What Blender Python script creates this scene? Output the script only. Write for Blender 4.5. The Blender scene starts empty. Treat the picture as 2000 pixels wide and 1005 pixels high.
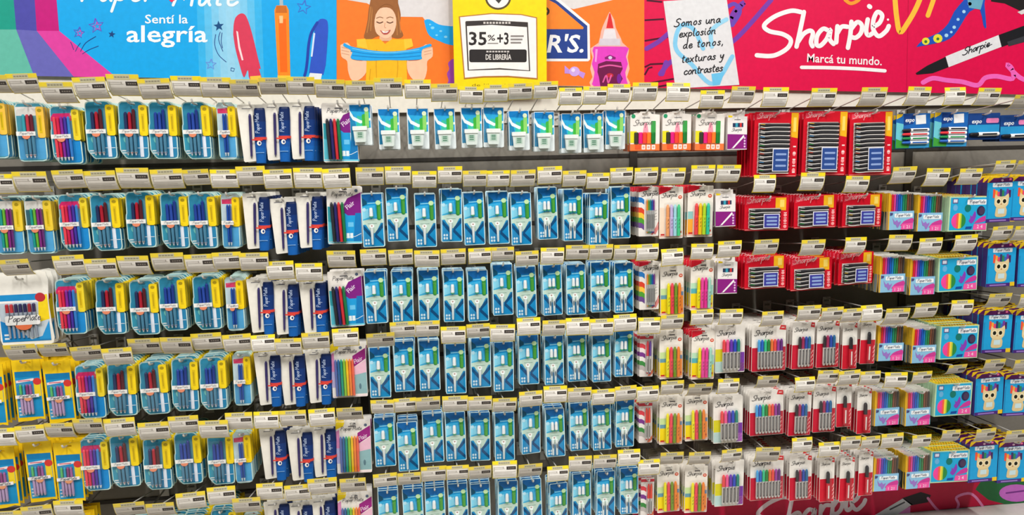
import bpy, math, random
from mathutils import Vector, Matrix
from mathutils.geometry import tessellate_polygon
random.seed(7)
SC = bpy.context.scene
COL = SC.collection

# ------------------------------------------------------------------ camera
F_PX, PITCH, YAW, ROLL = 1474.2, 0.13312, -0.12758, -0.02116
FRONT = -0.30                                   # plane of the hook tips
CAM = Vector((0.0, FRONT - 2.40, 1.60))
_f = Vector((-math.sin(YAW)*math.cos(PITCH), math.cos(YAW)*math.cos(PITCH), -math.sin(PITCH)))
_r = Vector((math.cos(YAW), math.sin(YAW), 0.0))
_u = _r.cross(_f)
_ri = _r*math.cos(ROLL) + _u*math.sin(ROLL)
_up = _u*math.cos(ROLL) - _r*math.sin(ROLL)
cam_data = bpy.data.cameras.new('camera')
cam_data.sensor_width = 36.0
cam_data.lens = F_PX/2000*36.0
cam_data.clip_start = 0.05
cam = bpy.data.objects.new('camera', cam_data); COL.objects.link(cam)
m = Matrix.Identity(4)
for i, v in enumerate((_ri, _up, -_f)):
    for j in range(3): m[j][i] = v[j]
m.translation = CAM
cam.matrix_world = m
SC.camera = cam

def at(px, py, Y):
    """the point of the plane y = Y seen at pixel (px, py) of the 2000 x 1005 frame"""
    d = _f*F_PX + _ri*(px-1000.0) - _up*(py-502.5)
    return CAM + d*((Y-CAM.y)/d.y)

# ------------------------------------------------------------------ light, exposure
SC.view_settings.view_transform = 'Standard'
SC.view_settings.look = 'None'
SC.view_settings.exposure = 0.10
SC.view_settings.gamma = 1.0
SC.view_settings.use_curve_mapping = False
W = bpy.data.worlds.new('store_air'); SC.world = W; W.use_nodes = True
W.node_tree.nodes['Background'].inputs[0].default_value = (1.0, 0.98, 0.95, 1)
W.node_tree.nodes['Background'].inputs[1].default_value = AMBIENT = 0.06
for y, watt in ((-1.9, 20.0), (-3.4, 90.0)):           # two rows of fluorescent strips, over this aisle and the next
    for x in (-3.0, -1.0, 1.0, 3.0):
        ld = bpy.data.lights.new('ceiling_strip', 'AREA'); ld.shape = 'RECTANGLE'
        ld.size, ld.size_y = 0.16, 1.5; ld.energy = watt; ld.color = (1.0, 0.975, 0.94)
        lo = bpy.data.objects.new('ceiling_strip', ld); COL.objects.link(lo)
        lo.location = (x, y, 3.75 if y > -2 else 4.2)

# ------------------------------------------------------------------ materials
def lin(h):
    out = []
    for i in (0, 2, 4):
        c = int(h[i:i+2], 16)/255
        out.append(c/12.92 if c <= .04045 else ((c+.055)/1.055)**2.4)
    return out
_mats = {}
def mat(h, rough=.42, metal=0.0, vary=.10):
    """printed card, plastic or paint of one colour with a faint procedural unevenness"""
    key = (h, rough, metal, vary)
    if key in _mats: return _mats[key]
    M = bpy.data.materials.new('print_'+h); M.use_nodes = True
    nt = M.node_tree; b = nt.nodes['Principled BSDF']
    c = lin(h)
    b.inputs['Roughness'].default_value = rough; b.inputs['Specular IOR Level'].default_value = .28; b.inputs['Metallic'].default_value = metal
    tc = nt.nodes.new('ShaderNodeTexCoord'); nz = nt.nodes.new('ShaderNodeTexNoise')
    nz.inputs['Scale'].default_value = 60; nz.inputs['Detail'].default_value = 2
    mx = nt.nodes.new('ShaderNodeMix'); mx.data_type = 'RGBA'
    mx.inputs[6].default_value = [v*(1-vary) for v in c]+[1]
    mx.inputs[7].default_value = [min(1, v*(1+vary)) for v in c]+[1]
    nt.links.new(tc.outputs['Object'], nz.inputs['Vector'])
    nt.links.new(nz.outputs['Fac'], mx.inputs[0])
    nt.links.new(mx.outputs[2], b.inputs['Base Color'])
    _mats[key] = M
    return M
def film_material():
    M = bpy.data.materials.new('clear_film'); M.use_nodes = True
    nt = M.node_tree; nt.nodes.clear()
    out = nt.nodes.new('ShaderNodeOutputMaterial'); mx = nt.nodes.new('ShaderNodeMixShader')
    tr = nt.nodes.new('ShaderNodeBsdfTransparent'); gl = nt.nodes.new('ShaderNodeBsdfGlossy')
    tr.inputs[0].default_value = (.97, .98, .98, 1); gl.inputs['Roughness'].default_value = .12
    lw = nt.nodes.new('ShaderNodeLayerWeight'); lw.inputs[0].default_value = .3
    mr = nt.nodes.new('ShaderNodeMapRange'); mr.inputs[3].default_value = .035; mr.inputs[4].default_value = .30
    nt.links.new(lw.outputs['Facing'], mr.inputs[0]); nt.links.new(mr.outputs[0], mx.inputs[0]); nt.links.new(tr.outputs[0], mx.inputs[1])
    nt.links.new(gl.outputs[0], mx.inputs[2]); nt.links.new(mx.outputs[0], out.inputs[0])
    return M
FILM = film_material()
STEEL = mat('cbc8c1', .35, .1)

# ------------------------------------------------------------------ mesh builder
_glyphs = {}
def glyph_mesh(s, bold=0.0):
    key = (s, bold)
    if key not in _glyphs:
        cu = bpy.data.curves.new('lettering', 'FONT'); cu.body = s; cu.offset = bold; cu.resolution_u = 2
        ob = bpy.data.objects.new('lettering', cu); COL.objects.link(ob)
        dg = bpy.context.evaluated_depsgraph_get(); dg.update()
        me = bpy.data.meshes.new_from_object(ob.evaluated_get(dg))
        _glyphs[key] = ([(v.co.x, v.co.y) for v in me.vertices], [tuple(p.vertices) for p in me.polygons])
        bpy.data.objects.remove(ob); bpy.data.curves.remove(cu); bpy.data.meshes.remove(me)
    return _glyphs[key]

def rrect(x0, z0, x1, z1, r, n=4):
    p = []
    for cx, cz, a in ((x1-r, z0+r, -90), (x1-r, z1-r, 0), (x0+r, z1-r, 90), (x0+r, z0+r, 180)):
        for i in range(n+1):
            t = math.radians(a+90*i/n); p.append((cx+r*math.cos(t), cz+r*math.sin(t)))
    return p
def ellipse(cx, cz, rx, rz, n=20, a0=0, a1=360):
    full = abs(a1-a0) >= 360
    k = n if full else n+1
    return [(cx+rx*math.cos(math.radians(a0+(a1-a0)*i/n)), cz+rz*math.sin(math.radians(a0+(a1-a0)*i/n))) for i in range(k)]
def smooth(pts, k=5):
    """Catmull-Rom through the points"""
    if len(pts) < 3: return list(pts)
    P = [pts[0]]+list(pts)+[pts[-1]]; out = []
    for i in range(1, len(P)-2):
        a, b, c, d = P[i-1], P[i], P[i+1], P[i+2]
        for j in range(k):
            t = j/k
            out.append(tuple(.5*(2*b[q]+(c[q]-a[q])*t+(2*a[q]-5*b[q]+4*c[q]-d[q])*t*t+(3*b[q]-a[q]-3*c[q]+d[q])*t**3) for q in (0, 1)))
    out.append(tuple(pts[-1])); return out

class MB:
    """collects flat print, plates and round bodies; (x, z) through self.xf, d in mm towards the viewer"""
    def __init__(s, xf=None, w=0.0):
        s.v = []; s.f = []; s.mi = []; s.mats = []; s.sm = []; s.nr = 0
        s.xf = xf or (lambda x, z: ((x-w/2)*.001, z*.001))
    def _m(s, M):
        if isinstance(M, str): M = mat(M)
        if M not in s.mats: s.mats.append(M)
        return s.mats.index(M)
    def _add(s, vs, fs, M, sm=False):
        o = len(s.v); s.v += vs; k = s._m(M)
        for f in fs:
            s.f.append([o+i for i in f]); s.mi.append(k); s.sm.append(sm)
    def P(s, x, d, z):
        a, b = s.xf(x, z); return (a, -d*.001, b)
    def poly(s, pts, d, M):
        vs = [s.P(x, d, z) for x, z in pts]
        ar = sum(vs[i-1][0]*vs[i][2]-vs[i][0]*vs[i-1][2] for i in range(len(vs)))
        if ar < 0: vs.reverse()
        s._add(vs, [range(len(vs))], M)
    def rect(s, x0, z0, x1, z1, d, M): s.poly([(x0, z0), (x1, z0), (x1, z1), (x0, z1)], d, M)
    def ell(s, cx, cz, rx, rz, d, M, n=20, a0=0, a1=360): s.poly(ellipse(cx, cz, rx, rz, n, a0, a1), d, M)
    def plate(s, pts, d0, d1, M, hole=None, edge=None):
        """a solid sheet from depth d0 (back) to d1 (front), with an optional hole"""
        fr = [s.P(x, d1, z) for x, z in pts]
        ar = sum(fr[i-1][0]*fr[i][2]-fr[i][0]*fr[i-1][2] for i in range(len(fr)))
        if ar < 0: pts = pts[::-1]
        loops = [list(pts)]+([list(hole)] if hole else [])
        flat = [p for l in loops for p in l]
        if hole:
            tris = tessellate_polygon([[Vector((x, z, 0)) for x, z in l] for l in loops])
        else: tris = [tuple(range(len(pts)))]
        f = [s.P(x, d1, z) for x, z in flat]; b = [s.P(x, d0, z) for x, z in flat]
        def area(t): return sum(f[t[i-1]][0]*f[t[i]][2]-f[t[i]][0]*f[t[i-1]][2] for i in range(len(t)))
        tris = [t if area(t) > 0 else tuple(reversed(t)) for t in tris]
        s._add(f, tris, M); s._add(b, [tuple(reversed(t)) for t in tris], M)
        o = 0
        for l in loops:
            n = len(l); vs = f[o:o+n]+b[o:o+n]
            s._add(vs, [(i, n+i, n+(i+1) % n, (i+1) % n) for i in range(n)], edge or M); o += n
    def box(s, x0, z0, x1, z1, d0, d1, M): s.plate([(x0, z0), (x1, z0), (x1, z1), (x0, z1)], d0, d1, M)
    def round_z(s, x, d, segs, n=10, sq=1.0, dx=0.0):
        """a body turned about a vertical line: segs = [(z, radius, material of the stretch up to the next)], dx leans it"""
        z0 = segs[0][0]; z1 = segs[-1][0]
        for i in range(len(segs)-1):
            (za, ra, M), (zb, rb, _) = segs[i], segs[i+1]
            xa = x+dx*(za-z0)/(z1-z0); xb = x+dx*(zb-z0)/(z1-z0)
            vs = [s.P(xa+ra*math.cos(2*math.pi*k/n), d+sq*ra*math.sin(2*math.pi*k/n), za) for k in range(n)]
            vs += [s.P(xb+rb*math.cos(2*math.pi*k/n), d+sq*rb*math.sin(2*math.pi*k/n), zb) for k in range(n)]
            s._add(vs, [((k+1) % n, k, n+k, n+(k+1) % n) for k in range(n)], M, True)
            if i == 0: s._add(vs[:n], [tuple(range(n))], M)
            if i == len(segs)-2: s._add(vs[n:], [tuple(reversed(range(n)))], M)
    def round_x(s, z, d, segs, n=8):
        for i in range(len(segs)-1):
            (xa, ra, M), (xb, rb, _) = segs[i], segs[i+1]
            vs = [s.P(xa, d+ra*math.sin(2*math.pi*k/n), z+ra*math.cos(2*math.pi*k/n)) for k in range(n)]
            vs += [s.P(xb, d+rb*math.sin(2*math.pi*k/n), z+rb*math.cos(2*math.pi*k/n)) for k in range(n)]
            s._add(vs, [(k, (k+1) % n, n+(k+1) % n, n+k) for k in range(n)], M, True)
            if i == 0: s._add(vs[:n], [tuple(reversed(range(n)))], M)
            if i == len(segs)-2: s._add(vs[n:], [tuple(range(n))], M)
    def dome(s, pts, d0, d1, inset, M):
        """a formed plastic bubble: pts at d0, shrunk by inset at d1"""
        cx = (min(p[0] for p in pts)+max(p[0] for p in pts))/2; cz = (min(p[1] for p in pts)+max(p[1] for p in pts))/2
        hx = max(abs(p[0]-cx) for p in pts); hz = max(abs(p[1]-cz) for p in pts)
        top = [(cx+(x-cx)*(1-inset/hx), cz+(z-cz)*(1-inset/hz)) for x, z in pts]
        n = len(pts); vs = [s.P(x, d0, z) for x, z in pts]+[s.P(x, d1, z) for x, z in top]
        s._add(vs, [(i, (i+1) % n, n+(i+1) % n, n+i) for i in range(n)]+[tuple(range(n, 2*n))], M)
    def ribbon(s, pts, w, d, M, caps=True):
        n = len(pts)
        if n < 2: return
        L = []; R = []
        for i in range(n):
            a = pts[max(0, i-1)]; b = pts[min(n-1, i+1)]
            tx, tz = b[0]-a[0], b[1]-a[1]; q = math.hypot(tx, tz) or 1
            nx, nz = -tz/q*w/2, tx/q*w/2
            L.append((pts[i][0]+nx, pts[i][1]+nz)); R.append((pts[i][0]-nx, pts[i][1]-nz))
        s.nr += 1; d += .03*(s.nr % 9)                       # strokes that cross lie one on the other
        for i in range(n-1): s.poly([L[i], R[i], R[i+1], L[i+1]], d+.008*(i % 4), M)
        if caps:
            for q, c in enumerate((pts[0], pts[-1])): s.ell(c[0], c[1], w/2, w/2, d-.004-.006*q, M, 10)
    def text(s, t, x, z, size, d, M, bold=0.0, shear=0.0, width=None, dn=1, ang=0.0):
        """lettering: lower-left at (x, z); dn = -1 where z runs down; width squeezes it to that length"""
        vs, fs = glyph_mesh(t, bold)
        if not vs: return
        x0 = min(v[0] for v in vs); x1 = max(v[0] for v in vs)
        k = size if width is None else width/max(1e-6, x1-x0)
        ca, sa = math.cos(ang), math.sin(ang); out = []
        for a, b in vs:
            u = (a-x0)*k+b*size*shear; q = b*size
            out.append(s.P(x+u*ca-q*sa, d, z+dn*(u*sa+q*ca)))
        f0 = fs[0]; ar = sum(out[f0[i-1]][0]*out[f0[i]][2]-out[f0[i]][0]*out[f0[i-1]][2] for i in range(len(f0)))
        s._add(out, [f if ar > 0 else tuple(reversed(f)) for f in fs], M)
    def script(s, t, x, z, xh, w, d, M, dn=1, slope=0.0, shear=.2, gap=.35, k=4):
        """hand lettering from single strokes: xh = height of a small letter, w = stroke width"""
        u = 0.0
        for ch in t:
            if ch == ' ': u += .9; continue
            adv, strokes = STROKES[ch]
            for st in strokes:
                pts = smooth(st, k) if len(st) > 2 else st
                q = [(x+(u+a+b*shear)*xh, z+dn*(b*xh+(u+a)*xh*slope)) for a, b in pts]
                s.ribbon(q, w, d, M)
            u += adv+gap
        return u*xh
    def mesh(s, name):
        me = bpy.data.meshes.new(name); me.from_pydata(s.v, [], s.f)
        for M in s.mats: me.materials.append(M)
        me.polygons.foreach_set('material_index', s.mi); me.polygons.foreach_set('use_smooth', s.sm)
        me.update(); return me
    def merge(s, o):
        k = len(s.v); s.v += o.v
        for f, i, q in zip(o.f, o.mi, o.sm):
            s.f.append([k+j for j in f]); s.mi.append(s._m(o.mats[i])); s.sm.append(q)

# single-stroke letters: (advance, strokes); baseline 0, small letters reach 1
STROKES = {
 'S': (1.3, [[(1.3,1.75),(.9,2),(.35,1.75),(.3,1.3),(.8,1.0),(1.05,.6),(.8,.1),(.2,0),(-.2,.2)]]),
 'P': (1.2, [[(.2,2),(.1,1),(0,0)],[(.1,1.9),(.8,2),(1.1,1.6),(.8,1.1),(.1,1)]]),
 'M': (1.7, [[(0,0),(.3,2),(.8,.5),(1.3,2),(1.6,0)]]),
 'a': (1.0, [[(.9,.85),(.5,1),(.1,.6),(.15,.1),(.5,.05),(.85,.7),(.9,1),(.9,.3),(1.1,0)]]),
 'c': (.85, [[(.8,.8),(.5,1),(.1,.6),(.2,.1),(.6,0),(.9,.2)]]),
 'd': (1.0, [[(.85,.85),(.5,1),(.1,.6),(.15,.1),(.5,.05),(.85,.6)],[(.95,2),(.88,1),(.9,.2),(1.1,0)]]),
 'e': (.9, [[(.1,.5),(.75,.6),(.75,.95),(.4,1),(.1,.6),(.2,.1),(.6,0),(.95,.25)]]),
 'h': (1.0, [[(.1,2),(.05,1),(0,0)],[(.05,.6),(.5,1),(.8,.8),(.8,.3),(.95,0)]]),
 'i': (.4, [[(.1,1),(.1,.3),(.35,0)],[(.15,1.45),(.2,1.5)]]),
 'l': (.4, [[(.15,2),(.05,1),(.1,.2),(.35,0)]]),
 'm': (1.5, [[(0,1),(0,0)],[(0,.6),(.4,1),(.6,.8),(.6,0)],[(.6,.6),(1,1),(1.25,.8),(1.25,.2),(1.45,0)]]),
 'n': (1.0, [[(0,1),(0,0)],[(0,.6),(.5,1),(.75,.8),(.75,.2),(.95,0)]]),
 'o': (.95, [[(.45,1),(.1,.6),(.2,.1),(.6,.05),(.85,.5),(.7,.95),(.4,1)]]),
 'O': (.95, [[(.45,1),(.1,.6),(.2,.1),(.6,.05),(.85,.5),(.7,.95),(.4,1)],[(.5,1.4),(.75,1.8)]]),
 'p': (1.0, [[(.1,1),(.05,0),(0,-1)],[(.1,.7),(.5,1),(.9,.6),(.6,.1),(.1,.15)]]),
 'r': (.75, [[(.05,1),(.05,0)],[(.05,.5),(.4,1),(.7,.9)]]),
 's': (.75, [[(.7,.85),(.4,1),(.15,.75),(.5,.5),(.65,.2),(.3,0),(0,.15)]]),
 't': (.6, [[(.3,1.7),(.2,.8),(.25,.1),(.55,.05)],[(0,1.15),(.6,1.25)]]),
 'u': (1.0, [[(.05,1),(.1,.2),(.45,0),(.8,.5),(.85,1),(.85,.2),(1.05,0)]]),
 'x': (.9, [[(0,1),(.8,0)],[(.8,1),(0,0)]]),
 'y': (.95, [[(.05,1),(.15,.4),(.5,.3),(.8,1)],[(.85,1),(.7,0),(.4,-.8),(0,-.8)]]),
 ',': (.3, [[(.15,.1),(.05,-.3)]]),
}

def prop(o, label=None, cat=None, group=None, kind=None):
    for k, v in (('label', label), ('category', cat), ('group', group), ('kind', kind)):
        if v: o[k] = v
def link(name, data=None, parent=None, loc=None, rot=None):
    o = bpy.data.objects.new(name, data); COL.objects.link(o)
    if parent is not None: o.parent = parent
    if loc is not None: o.location = loc
    if rot is not None: o.rotation_euler = rot
    return o
def solid_box(mb, x0, x1, y0, y1, z0, z1, M):
    v = [(x, y, z) for x in (x0, x1) for y in (y0, y1) for z in (z0, z1)]
    mb._add(v, [(0,1,3,2),(4,6,7,5),(0,4,5,1),(2,3,7,6),(0,2,6,4),(1,5,7,3)], M)

# ------------------------------------------------------------------ the setting: floor, back wall of the gondola, deck
def structure(name, mb, loc=None):
    o = link(name, mb.mesh(name), None, loc); o['kind'] = 'structure'; return o
XL, XR = -2.6, 2.9
g = MB(); solid_box(g, XL-.6, XR+.6, -3.6, 0.06, -0.04, 0.0, mat('b9b3a8', .3)); structure('floor', g)
g = MB(); solid_box(g, XL, XR, 0.0, 0.04, 0.0, 2.35, mat('837e75', .55)); structure('wall_back', g)
g = MB(); solid_box(g, XL, XR, -0.50, -0.001, 0.0, at(1668, 1010, -0.055).z, mat('d8d4cc', .45)); structure('trim_1', g)        # base deck
z_slot = at(1000, 308, 0.0).z
n_trim = 2
Z_DECK = at(1668, 1010, -0.055).z+.001
for k in range(-5, 2):                                                    # dark slots of the slatted panel
    g = MB(); z = z_slot+k*.235
    solid_box(g, XL, XR, -0.004, -0.001, z-.0065, z+.0065, mat('34302c', .5))
    structure('trim_%d' % n_trim, g); n_trim += 1
for px in (690, 1236, 1772):                                              # uprights between the bays
    g = MB(); x = at(px, 320, 0.0).x
    solid_box(g, x-.014, x+.014, -0.010, -0.0005, Z_DECK, 1.86, mat('4a4742', .4, .5))
    structure('trim_%d' % n_trim, g); n_trim += 1
g = MB(); z = at(1700, 192, 0.0).z                                        # pale cap strip under the banners
solid_box(g, XL, XR, -0.016, -0.0045, z-.03, z+.14, mat('e6e1d4', .4)); structure('trim_%d' % n_trim, g)

# ------------------------------------------------------------------ banners over the shelves (flat printed boards)
YB = -0.030
def art(Y): return MB(xf=lambda px, py: (lambda q: (q.x, q.z))(at(px, py, Y)))
class Art(MB):
    """print traced in the pixels of a crop: (x, y) of a crop scaled by k with its corner at (ox, oy)"""
    def __init__(s, Y, k=1.0, ox=0.0, oy=0.0):
        def xf(x, y):
            q = at(ox+x/k, oy+y/k, s.Y); return (q.x, q.z)
        MB.__init__(s, xf); s.Y = Y
    def P(s, x, d, z):
        a, b = s.xf(x, z); return (a, s.Y-d*.001, b)
def star(cx, cy, r, a=0, q=.42):
    return [(cx+(r if i % 2 == 0 else r*q)*math.sin(math.radians(a+36*i)), cy-(r if i % 2 == 0 else r*q)*math.cos(math.radians(a+36*i))) for i in range(10)]
def ring(p): return list(p)+[p[0]]
def thing(name, label, cat, mesh=None, group=None, loc=None, rot=None):
    o = link(name, mesh, None, loc, rot); prop(o, label, cat, group); return o
def board(name, label, quad, mb_art, parts, thick=6, edge='e8e4da'):
    """a board of printed card: quad in frame pixels, mb_art printed on it, parts = [(name, Art)]"""
    b = Art(mb_art.Y); b.plate(quad, -thick, 0, edge); b.merge(mb_art)
    o = thing(name, label, 'sign', b.mesh(name))
    for n, a in parts: link(n, a.mesh(n), o)
    return o

# blue banner
k = 2.985
a = Art(YB, k)
B0 = -150
a.poly([(-160,B0*k),(1962,B0*k),(1962,478),(-160,428)], .3, '0aa6ea')
for i in range(12):                                                       # the printed pale glow around the pens
    t = i/11; x0 = 1090+i*42
    c = ''.join('%02x' % int(p+(q-p)*math.sin(math.pi*min(1, t*1.1))) for p, q in ((10,150),(166,208),(234,236)))
    a.poly([(x0,B0*k),(x0+42,B0*k),(x0+72,470),(x0+30,470)], .5, c)
a.poly([(-160,B0*k),(60,B0*k),(80,0),(95,172),(-160,172)], .6, '169a86')
a.poly([(-160,172),(95,172),(200,446),(-160,438)], .6, '62b8a4')
a.poly([(60,B0*k),(180,B0*k),(203,0),(215,180),(95,172),(80,0)], .6, '4b4aa6')
a.poly([(95,172),(215,180),(430,447),(200,443)], .6, '6766b6')
a.poly([(180,B0*k),(318,B0*k),(330,0),(345,180),(215,180),(203,0)], .6, 'c4127a')
a.poly([(215,180),(345,180),(680,452),(430,447)], .6, 'dd3f9f')
for cx, cy, r, rot, c in ((460,190,34,10,'4a5fc8'),(562,150,44,-8,'6a4fc8'),(1770,42,42,12,'3f6fd0'),(1230,375,32,5,'6a8fe0')):
    a.ribbon(ring(star(cx, cy, r, rot)), 6, .8, c, False)
    if cx < 700: a.ribbon(ring(star(cx+6, cy+4, r*.6, rot)), 5, .8, 'c04fb8', False)
a.poly(star(652,200,22,8), .8, '0c3f7a'); a.poly(star(1276,152,32,-6), .8, '0c4a80')
for p in ([(430,290),(420,262),(412,245)],[(470,300),(500,250),(560,212)],[(480,315),(520,290),(575,268)],[(440,300),(455,270),(470,250)],
          [(1258,200),(1252,260),(1275,320),(1320,362)],[(1285,185),(1275,230),(1300,300)],[(1295,190),(1290,240),(1298,280)]):
    a.ribbon(smooth(p, 4), 4, .8, '1a3f86', False)
a.ribbon(ring([(1348,395),(1368,400),(1362,416),(1346,412)]), 4, .8, '1a4f90', False)
red = Art(YB, k)
red.poly(smooth([(1362,150),(1372,105),(1400,80),(1428,85),(1450,130),(1475,215),(1505,340),(1520,400),(1510,402),(1524,468),(1458,465),(1446,408),(1428,446),(1416,440),(1395,370),(1372,280),(1360,200)], 3), 1.0, 'd83a58')
red.poly([(1378,180),(1388,185),(1400,270),(1420,350),(1410,352),(1390,280)], 1.3, 'f4d8dc')
red.poly([(1458,445),(1520,440),(1526,478),(1462,478)], 1.2, 'f0c040')
org = Art(YB, k)
org.poly([(1600,60),(1612,32),(1670,32),(1684,60),(1694,470),(1622,470)], 1.0, 'f58a1e')
org.poly([(1612,34),(1668,34),(1674,75),(1606,75)], 1.2, 'c86a1a')
org.poly([(1624,110),(1668,110),(1676,420),(1634,420)], 1.2, 'f86a10')
org.poly([(1630,0),(1650,0),(1652,32),(1630,32)], 1.0, 'a8b8c0')
org.poly([(1618,440),(1694,440),(1692,478),(1622,478)], 1.2, 'f6c63a')
org.poly([(1628,92),(1650,92),(1650,135),(1630,135)], 1.3, 'fbc489')
blu = Art(YB, k)
blu.poly(smooth([(1832,215),(1838,150),(1866,112),(1900,114),(1912,140),(1910,230),(1886,434),(1802,424)], 3), 1.0, '2d54c4')
blu.ribbon(smooth([(1850,132),(1816,190),(1800,260),(1792,350),(1784,410),(1776,440)], 4), 16, 1.2, '1e40a8')
blu.poly([(1828,190),(1838,195),(1822,330),(1812,330)], 1.3, 'cfe0f8')
blu.poly([(1808,425),(1878,430),(1868,478),(1790,478)], 1.2, 'e4e8ec')
let = Art(YB, k)
let.text('Sentí la', 846, 136, 72, 1.0, 'f0f8fc', .012, 0, 250, -1)
let2 = Art(YB, k)
let2.text('alegría', 738, 244, 138, 1.0, 'f4fafc', .014, 0, 472, -1)
let3 = Art(YB, k)
let3.script('Paper', 478, 4, 62, 17, 1.0, 'e8f4fa', -1, .0, .3, .45)
let4 = Art(YB, k)
let4.script('Mate', 1010, 30, 66, 17, 1.0, 'e8f4fa', -1, .0, .3, .45)
let3.poly([(965,-20),(985,-30),(1005,-18),(1030,-30),(1040,-12),(1000,14)], 1.2, 'e8305a')
board('header_sign', 'blue banner with alegría lettering and printed red, orange and blue pens', [(-54,B0),(656.5,B0),(657,160.5),(-54,143)], a,
      [('lettering', let), ('lettering', let2), ('script_lettering', let3), ('script_lettering', let4), ('red_pen_print', red), ('orange_pen_print', org), ('blue_pen_print', blu)])

# orange banner
k = 3.125; O = (640, 0)
a = Art(YB, k, *O)
a.poly([(55,B0*k),(1932,B0*k),(1932,530),(55,505)], .3, 'ff7a26')
a.poly([(120,B0*k),(120,0),(240,20),(330,70),(440,102),(580,104),(598,128),(740,165),(800,150),(800,B0*k)], .5, 'ddd8d8')
a.poly([(1330,B0*k),(1330,0),(1500,56),(1740,0),(1740,B0*k)], .5, 'e0dad8')
a.poly(smooth([(588,125),(620,118),(680,150),(750,160),(800,170),(800,270),(740,272),(680,250),(630,225),(605,190),(588,125)], 3), .7, '18a8f0')
for cx, cy, rr in ((640,170,12),(690,190,9),(665,215,8),(720,225,11),(625,150,7)): a.ell(cx, cy, rr, rr*.7, .9, '7fd4fa', 8)
a.poly(smooth([(760,360),(735,385),(742,420),(728,450),(738,490),(730,520),(800,520),(800,360)], 3), .7, 'a048b8')
girl = Art(YB, k, *O)
SKIN, HAIR = 'f4c4a2', '9a5f30'
girl.poly(smooth([(270,-40),(250,60),(244,120),(232,180),(222,230),(260,240),(310,220),(380,225),(430,235),(462,215),(440,160),(446,90),(430,20),(410,-40)], 3), .9, HAIR)
for p in ([(262,40),(254,120),(240,200)],[(424,30),(434,110),(446,200)],[(276,20),(268,110),(262,190)],[(410,60),(420,140),(425,215)]): girl.ribbon(smooth(p), 7, 1.0, 'b9793f', False)
girl.poly([(318,170),(388,170),(392,250),(316,250)], 1.1, 'e6b08c')
girl.poly([(190,240),(320,238),(350,268),(392,238),(510,240),(520,285),(480,300),(486,520),(232,520),(240,300),(176,290)], 1.2, 'f3b81e')
girl.poly([(176,240),(230,236),(245,300),(180,280)], 1.3, 'f6c636'); girl.poly([(465,238),(512,236),(522,280),(470,300)], 1.3, 'f6c636')
for p in ([(300,300),(296,400),(300,500)],[(420,310),(428,400),(420,500)],[(262,420),(256,480),(258,515)]): girl.ribbon(smooth(p), 5, 1.35, 'd99d14', False)
girl.poly(smooth([(288,100),(286,160),(300,205),(340,232),(368,232),(400,205),(418,150),(412,90),(380,50),(320,52),(288,100)], 3), 1.4, SKIN)
girl.poly(smooth([(268,10),(284,120),(300,70),(345,28),(395,40),(420,110),(430,30),(410,-40),(280,-40)], 3), 1.6, HAIR)
for x0 in (300, 362):
    girl.ribbon(smooth([(x0,134),(x0+18,141),(x0+36,134)]), 6, 1.7, '5c3420'); girl.ribbon(smooth([(x0-2,112),(x0+18,104),(x0+38,110)]), 4, 1.7, '8a5a34')
girl.ribbon(smooth([(350,140),(347,165),(356,170)]), 4, 1.7, 'd89a78')
girl.poly(smooth([(318,184),(350,192),(384,182),(368,208),(340,210),(318,184)], 3), 1.7, 'b8524a'); girl.poly([(328,188),(352,194),(376,187),(362,200),(340,201)], 1.9, 'faf4ee')
girl.poly(smooth([(78,275),(120,260),(150,300),(155,340),(150,362),(205,372),(236,370),(236,440),(190,488),(146,488),(124,430),(118,372),(84,345),(78,275)], 3), 1.1, SKIN)
girl.poly(smooth([(640,290),(600,270),(572,300),(566,345),(560,366),(500,372),(484,372),(490,440),(530,492),(585,490),(606,430),(608,374),(640,345),(640,290)], 3), 1.1, SKIN)
for q in (288, 306, 324): girl.ribbon([(86,q),(130,q+10)], 4, 1.3, 'dba384'); girl.ribbon([(632,q),(590,q+10)], 4, 1.3, 'dba384')
slime = Art(YB, k, *O)
slime.poly(smooth([(100,262),(150,285),(250,305),(360,315),(470,308),(560,290),(622,268),(632,282),(580,300),(572,340),(568,362),(460,368),(360,366),(260,370),(146,360),(150,320),(132,300),(96,280),(100,262)], 3), 1.9, '1fa6ee')
for p in ([(140,312),(260,330),(400,334),(572,318)],[(150,338),(300,350),(450,350),(568,340)]): slime.ribbon(smooth(p), 5, 2.1, '0e84cc', False)
slime.ribbon(smooth([(150,296),(280,318),(420,320),(560,302)]), 4, 2.1, '7ad0fa', False)
logo = Art(YB, k, *O)
logo.poly([(1290,-80),(1420,0),(1598,150),(1602,362),(1590,374),(1290,374)], .9, 'f4f2f0')
logo.poly([(1290,-60),(1405,10),(1584,158),(1586,358),(1290,358)], 1.1, '24418f')
logo.poly([(1290,-30),(1392,22),(1562,168),(1558,178),(1290,178)], 1.3, 'ff8a2a')
logo.ribbon(smooth([(1300,30),(1345,60),(1338,86),(1310,80)]), 14, 1.4, '3a2418')
logo.text("R'S.", 1338, 318, 150, 1.4, 'f6f6f6', .02, .18, 222, -1)
glue = Art(YB, k, *O)
glue.poly(smooth([(1720,72),(1748,120),(1758,170),(1790,235),(1800,262),(1838,300),(1830,350),(1842,420),(1826,470),(1836,530),(1606,530),(1616,470),(1602,420),(1616,350),(1604,295),(1652,262),(1668,190),(1692,130),(1720,72)], 2), .8, 'f6b8a8')
glue.poly([(1718,82),(1726,82),(1744,172),(1700,172)], 1.1, 'dd2a2e')
glue.poly([(1690,178),(1752,178),(1764,240),(1676,240)], 1.1, 'e6dfe4'); glue.poly([(1662,236),(1784,236),(1786,278),(1656,278)], 1.2, 'd6cdd6')
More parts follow.
